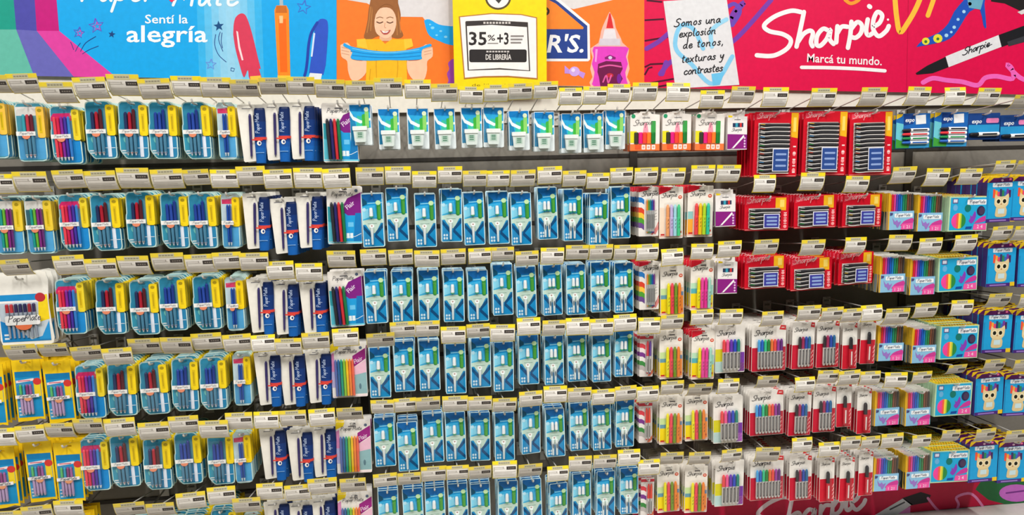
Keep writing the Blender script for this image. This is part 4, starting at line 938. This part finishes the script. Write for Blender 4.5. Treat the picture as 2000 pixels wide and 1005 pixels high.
# kind: (object name, width mm, height mm, hole height mm, pitch mm, packs behind, long description, short noun phrase, category)
KIND = {
 'head':  ('pen_blister', 79, 171, 162, 20, 7, 'blue blister card of teal and red pens with white header', 'white-headed teal pen blister', 'pen pack'),
 'green': ('pen_blister', 76, 171, 162, 20, 7, 'blister card of green and purple pens with white header', 'green and purple pen blister', 'pen pack'),
 'multi': ('pen_blister', 84, 171, 162, 20, 7, 'blister card of five bright pens under a magenta header', 'five-colour pen blister', 'pen pack'),
 'redblk':('pen_blister', 84, 171, 162, 20, 7, 'blue blister card of navy, red and maroon pens', 'red pen blister', 'pen pack'),
 'blue3': ('pen_blister', 81, 171, 162, 20, 7, 'blue blister card of three blue pens with yellow tab', 'three blue pens blister', 'pen pack'),
 'blue2': ('pen_blister', 54, 171, 162, 20, 7, 'narrow blister of two blue pens with yellow tab', 'narrow two-pen blister', 'pen pack'),
 'pen':   ('pen_sleeve_pack', 82, 173, 165, 28, 4, 'white card with navy sleeve and red band', 'navy sleeve pen pack', 'pen pack'),
 'flairA':('felt_pen_card', 106, 180, 172, 17, 4, 'white-topped card of dark, red and green felt pens', 'purple and blue felt pen card', 'pen pack'),
 'flairB':('felt_pen_card', 112, 175, 167, 17, 4, 'white-topped card of rainbow felt pens', 'rainbow felt pen card', 'pen pack'),
 'fluid': ('correction_fluid_card', 66, 126, 119, 24, 2, 'blue card with white correction fluid bottle', 'correction bottle card', 'correction fluid'),
 'one':   ('correction_pen_card', 67, 171, 164, 20, 4, 'blue card with one white correction pen', 'one-pen correction card', 'correction pen'),
 'two':   ('correction_pen_card', 65, 169, 162, 20, 4, 'blue card with two white correction pens', 'two-pen correction card', 'correction pen'),
 'hibox': ('highlighter_carton', 99, 126, 118, 24, 3, 'white and orange carton of bright highlighters', 'orange-based highlighter carton', 'highlighter pack'),
 'purple':('marker_box', 69, 123, 115, 18, 5, 'white and purple box printed with a white pen', 'purple marker box', 'marker pack'),
 'red12': ('marker_card', 155, 214, 206, 21, 6, 'tall red card of twelve black markers', 'tall red marker card', 'marker pack'),
 'red4':  ('marker_card', 151, 113, 105, 21, 8, 'wide red card of black markers with blue label', 'wide red marker card', 'marker pack'),
 'dry4':  ('board_marker_card', 127, 117, 111, 20, 4, 'blue card of four whiteboard markers', 'four-marker blue card', 'marker pack'),
 'dry1':  ('board_marker_card', 122, 90, 84, 20, 4, 'dark blue card of one black whiteboard marker', 'single whiteboard marker card', 'marker pack'),
 'fine':  ('fine_marker_card', 68, 163, 156, 16, 7, 'striped white card of five fine colour markers', 'striped fine marker card', 'marker pack'),
 'fineb': ('fine_marker_card', 47, 146, 139, 16, 7, 'narrow striped card of red and purple markers', 'narrow striped purple marker card', 'marker pack'),
 'finer': ('fine_marker_card', 47, 146, 139, 16, 7, 'narrow striped card of two red markers', 'narrow striped red marker card', 'marker pack'),
 'pastel':('highlighter_card', 82, 171, 164, 18, 9, 'white card of pastel highlighters with red corner', 'pastel highlighter card', 'highlighter pack'),
 'bright':('highlighter_card', 88, 171, 164, 18, 9, 'white card of red, yellow and teal highlighters', 'red and teal highlighter card', 'highlighter pack'),
 'fluo':  ('highlighter_card', 82, 171, 164, 18, 9, 'white card of yellow, pink, green and orange highlighters', 'four-colour highlighter card', 'highlighter pack'),
 'pink':  ('highlighter_card', 82, 171, 164, 18, 9, 'red-cornered card of yellow and pink highlighters', 'pink highlighter card', 'highlighter pack'),
 'five':  ('marker_blister', 106, 169, 162, 18, 11, 'white, lime and purple card of five colour markers', 'five-marker card', 'marker pack'),
 'eight': ('marker_blister', 124, 163, 156, 18, 12, 'wide red and white card of eight colour markers', 'eight-marker card', 'marker pack'),
 'four':  ('marker_blister', 84, 167, 160, 18, 11, 'red and white card of four dark-capped markers', 'four-marker card', 'marker pack'),
 'single':('marker_blister', 56, 167, 160, 18, 11, 'narrow red and white card of one black marker', 'single black marker card', 'marker pack'),
 'felt':  ('felt_pen_box', 98, 128, 122, 12, 14, 'clear box of twelve felt pens with pale blue sleeve', 'felt pen box', 'felt pen pack'),
 'round': ('pencil_box', 150, 122, 117, 17, 14, 'square cyan pencil box with round rainbow window', 'cyan pencil box', 'pencil pack'),
 'cat':   ('pencil_carton', 114, 162, 155, 26, 7, 'cyan pencil carton printed with a cream animal', 'cream animal pencil carton', 'pencil pack'),
 'bag':   ('pen_bag', 151, 225, 205, 26, 3, 'big white bag of red and navy pens', 'white pen bag', 'pen pack'),
 'ybag':  ('pen_bag', 82, 198, 186, 24, 4, 'yellow bag of bright pens with blue window', 'yellow pen bag', 'pen pack'),
 'none':  ('', 80, 171, 162, 17, 0, '', 'empty hook', ''),
}

# what hangs where: kind, the front pack's box in the photograph | its price tag's box (frame pixels)
ROWS = [
"""head -36 195 19 309|-40 156 14 178
head 37 196 96 315|16 146 78 185
multi 105 209 165 320|78 161 150 206
redblk 174 196 229 310|145 152 210 196
redblk 235 196 293 310|210 147 275 190
blue3 295 198 349 310|272 156 335 196
blue3 360 196 416 310|335 150 395 191
blue2 426 196 468 311|392 153 452 193
pen 471 200 525 316|450 160 506 190
pen 521 194 568 313|507 157 561 185
pen 564 192 621 311|561 153 615 187
flairA 643 196 690 316|616 160 674 192
fluid 686 199 727 283|675 161 731 194
fluid 741 211 782 291|731 155 786 190
fluid 797 209 839 290|790 157 842 194
fluid 852 212 890 290|842 166 894 200
fluid 902 209 943 288|897 170 944 204
fluid 945 207 984 287|945 167 993 200
fluid 995 213 1035 293|993 165 1040 196
fluid 1044 217 1083 295|1042 161 1090 194
fluid 1097 221 1135 298|1092 172 1137 206
fluid 1142 220 1178 297|1139 170 1186 205
fluid 1185 214 1218 291|1186 165 1231 199
hibox 1231 216 1288 294|1235 163 1284 198
hibox 1293 217 1350 293|1302 162 1348 198
hibox 1355 217 1416 293|1368 178 1414 212
purple 1418 218 1461 292|1427 172 1473 202
red12 1472 218 1553 345|1490 172 1539 209
red12 1565 217 1650 342|1583 175 1632 209
red12 1655 217 1742 342|1680 174 1730 208
dry4 1746 220 1817 289|1770 172 1817 206
dry4 1823 221 1886 286|1845 170 1887 206
dry1 1889 222 1952 272|1907 175 1952 206
dry1 1952 222 2015 275|1973 190 2020 215""",
"""green -4 382 51 496|-30 341 26 381
green 59 382 109 495|27 336 95 379
multi 121 375 180 489|105 334 166 371
redblk 186 376 238 489|166 335 229 375
redblk 252 373 305 483|229 329 293 371
blue3 318 376 372 485|296 332 358 372
blue3 375 375 425 485|357 334 411 364
blue2 437 376 469 485|411 331 465 370
pen 475 367 534 486|462 326 519 364
pen 535 376 585 495|515 331 571 371
pen 579 374 636 484|573 328 630 370
flairA 640 367 709 476|630 329 685 370
one 710 371 752 482|695 329 750 364
one 757 365 800 471|752 326 803 362
one 811 375 855 482|805 335 853 369
one 862 365 904 472|855 326 903 360
one 907 370 949 478|904 335 951 366
one 955 370 996 476|951 334 996 366
one 999 371 1040 478|997 334 1046 366
two 1051 365 1091 467|1050 326 1098 361
two 1101 369 1139 470|1099 335 1145 366
two 1151 376 1187 478|1146 339 1190 370
two 1194 366 1231 465|1192 329 1236 360
fine 1247 364 1286 461|1239 329 1285 361
pastel 1287 364 1334 465|1291 330 1338 362
bright 1338 362 1394 462|1350 324 1396 357
purple 1398 365 1436 442|1399 324 1446 357
red4 1447 381 1545 450|1472 342 1516 376
red4 1548 379 1634 445|1563 339 1610 373
red4 1636 383 1728 443|1651 346 1696 377
felt 1734 376 1784 448|1741 329 1788 359
felt 1790 380 1839 451|1807 331 1854 364
round 1850 383 1927 451|1873 332 1916 361
cat 1930 340 1976 433|1942 317 1980 340
cat 1978 340 2024 430|1982 318 2025 340""",
"""bag 2 531 108 675|-2 507 65 543
multi 114 545 172 652|105 499 168 540
redblk 191 545 249 652|167 506 230 546
redblk 261 546 311 653|228 500 296 541
blue3 315 536 369 645|296 496 361 532
blue3 382 538 435 643|362 498 423 536
blue2 445 538 480 645|416 494 472 529
pen 490 537 537 649|468 495 525 531
pen 535 550 588 653|520 510 575 549
pen 589 552 643 650|577 514 630 552
flairA 646 527 713 637|639 492 695 525
one 715 526 759 631|704 488 755 521
one 767 524 809 630|759 489 807 520
one 819 526 859 627|809 490 859 524
one 867 525 908 628|861 488 910 519
one 916 523 955 627|915 485 960 517
one 964 514 1003 615|960 485 1004 511
one 1010 522 1049 619|1007 492 1052 521
two 1061 521 1100 615|1056 484 1102 518
two 1107 511 1145 614|1105 481 1150 509
two 1154 509 1193 609|1151 480 1197 509
two 1199 510 1239 610|1199 480 1243 509
fine 1249 512 1286 604|1243 477 1287 510
fluo 1289 522 1336 616|1292 485 1336 520
pink 1347 511 1393 605|1350 477 1393 508
purple 1401 506 1439 573|1402 472 1448 504
red4 1457 500 1531 563|1473 471 1519 498
red4 1545 499 1622 566|1564 471 1610 500
red4 1637 494 1703 555|1650 465 1692 495
felt 1716 501 1767 570|1735 461 1780 491
felt 1774 505 1826 575|1795 467 1839 497
round 1830 501 1909 568|1864 461 1908 491
cat 1923 470 1983 559|1936 445 1976 470
cat 1985 470 2045 559|1978 445 2020 470""",
"""ybag -40 710 18 834|
ybag 35 700 90 822|11 676 75 706
ybag 97 702 150 825|77 675 135 699
multi 151 715 211 816|141 680 200 706
redblk 213 715 271 811|201 681 260 716
redblk 278 704 334 808|250 664 317 694
blue3 338 696 390 802|314 661 377 694
blue3 395 691 444 799|375 653 435 686
blue2 461 692 491 791|436 654 492 689
pen 505 692 552 790|492 654 536 688
pen 551 694 601 790|537 662 590 695
pen 602 684 650 786|590 651 644 684
flairB 650 676 719 775|649 641 701 679
one 722 678 766 776|716 655 771 679
one 772 662 812 764|762 630 812 661
one 821 662 860 762|809 628 859 660
one 872 672 911 768|861 638 910 673
one 921 661 959 756|911 635 957 661
one 965 670 1004 764|957 634 1006 669
one 1016 657 1052 750|1010 620 1056 656
two 1064 657 1102 751|1059 627 1105 657
two 1111 654 1146 744|1106 620 1152 656
two 1157 656 1194 745|1152 623 1199 657
two 1201 645 1236 735|1199 614 1244 648
fineb 1249 654 1274 735|1247 620 1290 653
fluo 1287 643 1334 739|1290 617 1335 645
pink 1349 641 1394 740|1350 606 1393 636
five 1397 633 1453 727|1406 605 1450 635
eight 1465 635 1536 724|1487 610 1530 638
four 1545 628 1588 720|1558 599 1602 627
four 1593 630 1637 717|1604 603 1646 628
single 1643 632 1673 720|1643 605 1683 630
single 1678 628 1707 710|1683 596 1724 628
felt 1712 635 1764 704|1727 606 1775 634
felt 1776 638 1829 708|1786 595 1830 621
round 1833 635 1909 700|1858 588 1900 617
cat 1915 600 1974 688|1928 578 1972 600
cat 1976 602 2035 688|1992 578 2030 600""",
"""ybag -20 870 46 992|-25 836 30 875
ybag 60 871 113 979|31 831 89 868
ybag 113 862 170 981|89 828 146 858
multi 163 852 217 957|144 820 203 850
redblk 221 850 277 950|204 817 265 856
redblk 283 855 339 955|271 826 332 862
blue3 345 842 398 944|330 814 389 848
blue3 408 848 460 945|388 822 447 859
blue2 461 845 496 942|440 806 494 842
pen 511 836 566 934|495 803 545 840
pen 566 836 617 937|546 803 599 835
pen 612 835 660 930|603 798 655 835
flairB 658 822 728 923|658 800 709 822
one 732 812 776 910|724 783 770 810
one 779 813 819 919|771 780 811 806
one 828 808 869 902|812 778 860 804
one 873 806 911 899|864 775 914 806
one 920 804 957 899|914 776 961 804
one 969 805 1004 899|962 780 1009 806
one 1019 797 1056 885|1014 765 1060 796
two 1067 790 1105 891|1062 754 1108 788
two 1114 787 1151 879|1109 759 1155 787
two 1159 793 1194 878|1156 761 1201 792
two 1202 782 1238 872|1201 755 1244 784
finer 1247 787 1274 864|1244 755 1287 786
fluo 1285 774 1334 867|1291 746 1335 772
fluo 1339 773 1381 860|1343 754 1390 773
five 1393 768 1450 864|1402 741 1444 770
eight 1464 755 1529 849|1478 738 1519 758
four 1538 765 1582 850|1554 736 1592 767
four 1590 753 1626 843|1596 726 1637 750
single 1636 755 1658 833|1637 726 1680 753
single 1668 755 1704 846|1680 727 1719 753
felt 1706 762 1756 830|1729 729 1771 758
felt 1765 762 1818 830|1781 729 1819 750
round 1823 749 1896 811|1850 718 1884 730
cat 1903 731 1957 809|1920 706 1961 726
cat 1960 735 2012 811|1979 706 2020 727""",
"""ybag 20 1030 70 1152|-12 1000 44 1030
ybag 75 1030 125 1146|44 990 104 1020
ybag 130 1015 180 1122|105 978 164 1014
redblk 250 1015 300 1122|225 986 285 1008
redblk 310 1015 360 1122|287 986 342 1010
blue3 364 998 410 1100|345 963 402 997
blue3 422 988 458 1090|405 951 461 988
blue2 474 1010 510 1110|455 975 510 1003
pen 520 977 572 1075|501 944 553 979
pen 572 979 611 1077|556 948 607 980
pen 611 970 660 1068|601 936 659 968
flairB 662 960 730 1060|664 937 715 963
one 741 953 781 1050|729 927 776 953
one 790 949 830 1046|777 926 822 949
one 833 948 871 1044|822 913 872 942
one 878 940 916 1036|872 910 916 939
one 921 942 960 1036|915 913 960 937
one 973 936 1012 1030|962 900 1010 936
one 1022 932 1060 1026|1012 910 1059 932
two 1070 940 1112 1034|1069 910 1111 942
two 1119 922 1155 1015|1111 892 1156 922
two 1165 918 1201 1010|1159 891 1204 916
two 1211 912 1247 1003|1207 877 1251 912
finer 1251 930 1276 1010|1247 896 1289 931
fluo 1285 908 1326 999|1290 887 1334 908
fluo 1336 906 1380 1000|1345 886 1387 908
five 1393 903 1453 987|1409 880 1449 903
eight 1464 897 1529 975|1476 877 1522 902
four 1540 885 1585 976|1547 856 1587 884
single 1599 890 1629 979|1600 865 1640 893
single 1640 888 1664 978|1641 855 1681 879
single 1676 882 1702 967|1681 855 1719 877
felt 1705 888 1753 958|1721 849 1764 876
felt 1768 887 1815 953|1782 852 1818 874
round 1818 879 1887 941|1840 844 1873 862
cat 1890 862 1947 940|1905 841 1944 862
cat 1949 865 2002 941|1963 844 2005 865"""]

# ------------------------------------------------------------------ shared meshes of hooks and price tags
def hook_meshes():
    b = MB(); solid_box(b, -.016, .016, -.006, -.0045, -.022, .030, STEEL); solid_box(b, -.010, .010, -.0062, -.006, .012, .020, mat('7a7874', .4, .6))
    plate = b.mesh('back_plate')
    p = MB(); n = 8
    pts = [(0, -.006, 0), (0, -.285, 0), (0, -.303, .004), (0, -.309, .012)]
    tube(p, pts, .003, STEEL); return plate, p.mesh('prong')
def tube(mb, pts, r, M, n=6):
    rings = []
    for i, c in enumerate(pts):
        a = Vector(pts[max(0, i-1)]); b = Vector(pts[min(len(pts)-1, i+1)]); t = (b-a).normalized()
        u = t.cross(Vector((1, 0, 0.01))).normalized(); w = t.cross(u)
        rings.append([tuple(Vector(c)+(u*math.cos(2*math.pi*k/n)+w*math.sin(2*math.pi*k/n))*r) for k in range(n)])
    vs = [v for q in rings for v in q]
    fs = [(i*n+k, i*n+(k+1) % n, (i+1)*n+(k+1) % n, (i+1)*n+k) for i in range(len(pts)-1) for k in range(n)]
    fs += [tuple(reversed(range(n))), tuple(range((len(pts)-1)*n, len(pts)*n))]
    mb._add(vs, fs, M, True)
PLATE, PRONG = hook_meshes()

TW, TH = 82.0, 62.0
def bend(mb):
    mb.v = [(x, y-.012*((z/.031)**2)*(1 if z < 0 else .35)*-1, z) for x, y, z in mb.v]
def tag_meshes(i):
    """a clear holder edged in yellow and the printed slip in it, centred on the tag"""
    rnd = random.Random(i)
    h = MB(xf=lambda x, z: ((x-TW/2)*.001, (z-TH/2)*.001)); yel = ('ecd23a','f0d828','e6cc4a')[i % 3]
    N = 6
    for k in range(N): h.box(0, TH*k/N, TW, TH*(k+1)/N, -.8, 0, yel if k in (0, N-1) else 'd8c87a')
    bend(h)
    s = MB(xf=h.xf); pap = ('dfdad2','ece8e1','c8c2b8')[i % 3]  # plain, lighter and darker slip; shading from the tilt is painted into the paper
    def strip(x0, z0, x1, z1, d, M, n=1):
        for k in range(n): s.rect(x0, z0+(z1-z0)*k/n, x1, z0+(z1-z0)*(k+1)/n, d, M)
    strip(2, 3, TW-2, TH*.78, .4, pap, 5)
    strip(TW*.24, TH*.80, TW*.72, TH-1, .4, 'c4be9c')
    for k in range(5): strip(TW*(.26+.09*k), TH*.87, TW*(.33+.09*k), TH*.92, .6, '8f8a76')
    strip(TW*.57, TH*.54, TW*.95, TH*.71, .8, '3a3431', 2)
    for k in range(4): strip(TW*(.63+.07*k), TH*.60, TW*(.68+.07*k), TH*.645, 1.0, '8a827a')
    strip(TW*.06, TH*.66, TW*.44, TH*.69, .7, 'bdb7af'); strip(TW*.06, TH*.58, TW*.50, TH*.605, .7, 'bdb7af')
    strip(TW*.06, TH*.40, TW*.93, TH*.425, .7, 'bdb7af'); strip(TW*.06, TH*.33, TW*.80, TH*.35, .7, 'bdb7af'); strip(TW*.10, TH*.22, TW*.90, TH*.24, .7, 'bdb7af')
    strip(TW*.05, TH*.47, TW*.09, TH*.70, .7, 'bdb7af'); strip(TW*.42, TH*.62, TW*.46, TH*.70, .7, 'a8a29a')
    bend(s)
    return h.mesh('tag_holder'), s.mesh('paper_slip')
TAGS = [tag_meshes(i) for i in range(3)]

# ------------------------------------------------------------------ hang everything
ORD = 'first second third fourth fifth sixth seventh eighth ninth tenth eleventh twelfth'.split()
ROWN = ['top', 'second', 'third', 'fourth', 'fifth', 'lowest']
protos = {}
def proto(kind):
    if kind not in protos:
        w = KIND[kind][1]; parts = globals()['k_'+kind](w)
        whole = MB(w=w)
        for n, b, *x in parts:
            whole.merge(b)
            for sn, sb in (x[1] if len(x) > 1 else ()): whole.merge(sb)
        protos[kind] = ([(q[0], q[1].mesh(q[0]), [(sn, sb.mesh(sn)) for sn, sb in (q[3] if len(q) > 3 else ())]) for q in parts], whole.mesh(KIND[kind][0]+'_whole') if parts else None)
    return protos[kind]
YAWS = {('red4', 2, 2): 12, ('red4', 1, 0): -5, ('red4', 1, 2): 4, ('hibox', 0, 0): 0, ('one', 4, 6): 10, ('two', 5, 0): 8}
rnd = random.Random(11)
for ri, text in enumerate(ROWS):
    items = []
    for line in text.strip().split('\n'):
        a, b = line.split('|'); a = a.split()
        items.append((a[0], [float(q) for q in a[1:]], [float(q) for q in b.split()] if b.strip() else None))
    total = {}
    for it in items: total[it[0]] = total.get(it[0], 0)+1
    seen = {}
    for kind, bb, tb in items:
        name, w, h, hz, pitch, nback, desc, short, cat = KIND[kind]
        i = seen.get(kind, 0); seen[kind] = i+1
        place = '%s row' % ROWN[ri]
        which = '%s ' % ORD[i] if total[kind] > 1 else ''
        # the stack: front pack and the ones behind it on the same hook
        base = at((bb[0]+bb[2])/2, bb[3], FRONT+.020)
        parts, whole = proto(kind)
        yaw = math.radians(YAWS.get((kind, ri, i), rnd.uniform(-2, 2))); roll = math.radians(rnd.uniform(-1.1, 1.1))
        r = link(name, None, None, base, (0, roll, yaw))
        tail = ', %s along the %s' % (ORD[i], place) if total[kind] > 1 else ', in the %s' % place
        prop(r, desc+tail, cat, 'front packs of the '+place)
        for pn, me, subs in parts:
            c_ = link(pn, me, r)
            for sn, sm in subs: link(sn, sm, c_)
        grp = 'packs behind the %s%s, %s' % (which, short, place)
        for k in range(nback):
            y = base.y+pitch*.001*(k+1)
            if y > -.03: break
            o = link(name, whole, None, (base.x+rnd.uniform(-.0022, .0022)+(.005*(k+1) if kind == 'pen' else 0), y, base.z+rnd.uniform(-.003, .0005)), (0, math.radians(rnd.uniform(-.5, .5)), yaw*.8+math.radians(rnd.uniform(-.6, .6))))
            prop(o, '%s hanging behind the %sone in front, %s' % (short, which, place), cat, grp)
        # its hook
        zh = base.z+hz*.001+.0012
        if tb:
            q = [(tb[0]+tb[2])/2, (tb[1]+tb[3])/2]
            yt = FRONT-.030-rnd.uniform(0, .012)
            c = at(q[0], q[1], yt)
            ww = (at(tb[2], q[1], yt)-at(tb[0], q[1], yt)).length*1000
            ratio = (tb[3]-tb[1])/max(1, tb[2]-tb[0])
            sc = min(1.12, max(.88, ww/TW)) if tb[0] > 0 and tb[2] < 2000 else 1.0
            el = math.atan2(CAM.z-c.z, 2.4)
            tilt = .72*min(.85, max(-.05, math.acos(min(1.0, ratio/.78))-el))
        hk = link('display_hook', None, None, (base.x, 0, zh))
        prop(hk, 'steel display hook holding the %s%s, %s' % (which, short, place), 'hook', 'display hooks of the '+place)
        link('back_plate', PLATE, hk); link('prong', PRONG, hk)
        if tb:
            g = MB(); lz = c.z-zh
            tube(g, [(0, -.006, .026), (0, -.03, .028), (c.x-base.x, c.y+.022, max(.016, lz+.016)), (c.x-base.x, c.y+.004, lz+.012)], .002, STEEL)
            link('tag_arm', g.mesh('tag_arm'), hk)
            v = 1 if ratio > .68 else (2 if ratio < .55 else 0)  # upright tags get the lighter slip, tilted ones the painted-in shade
            t = link('price_tag', None, None, c, (tilt, math.radians(rnd.uniform(-1.5, 1.5)), math.radians(rnd.uniform(-4, 4))))
            t.scale = (sc, 1, sc)
            prop(t, 'grey price tag with yellow edges over the %s%s, %s' % (which, short, place), 'price tag', 'price tags of the '+place)
            link('tag_holder', TAGS[v][0], t); link('paper_slip', TAGS[v][1], t)
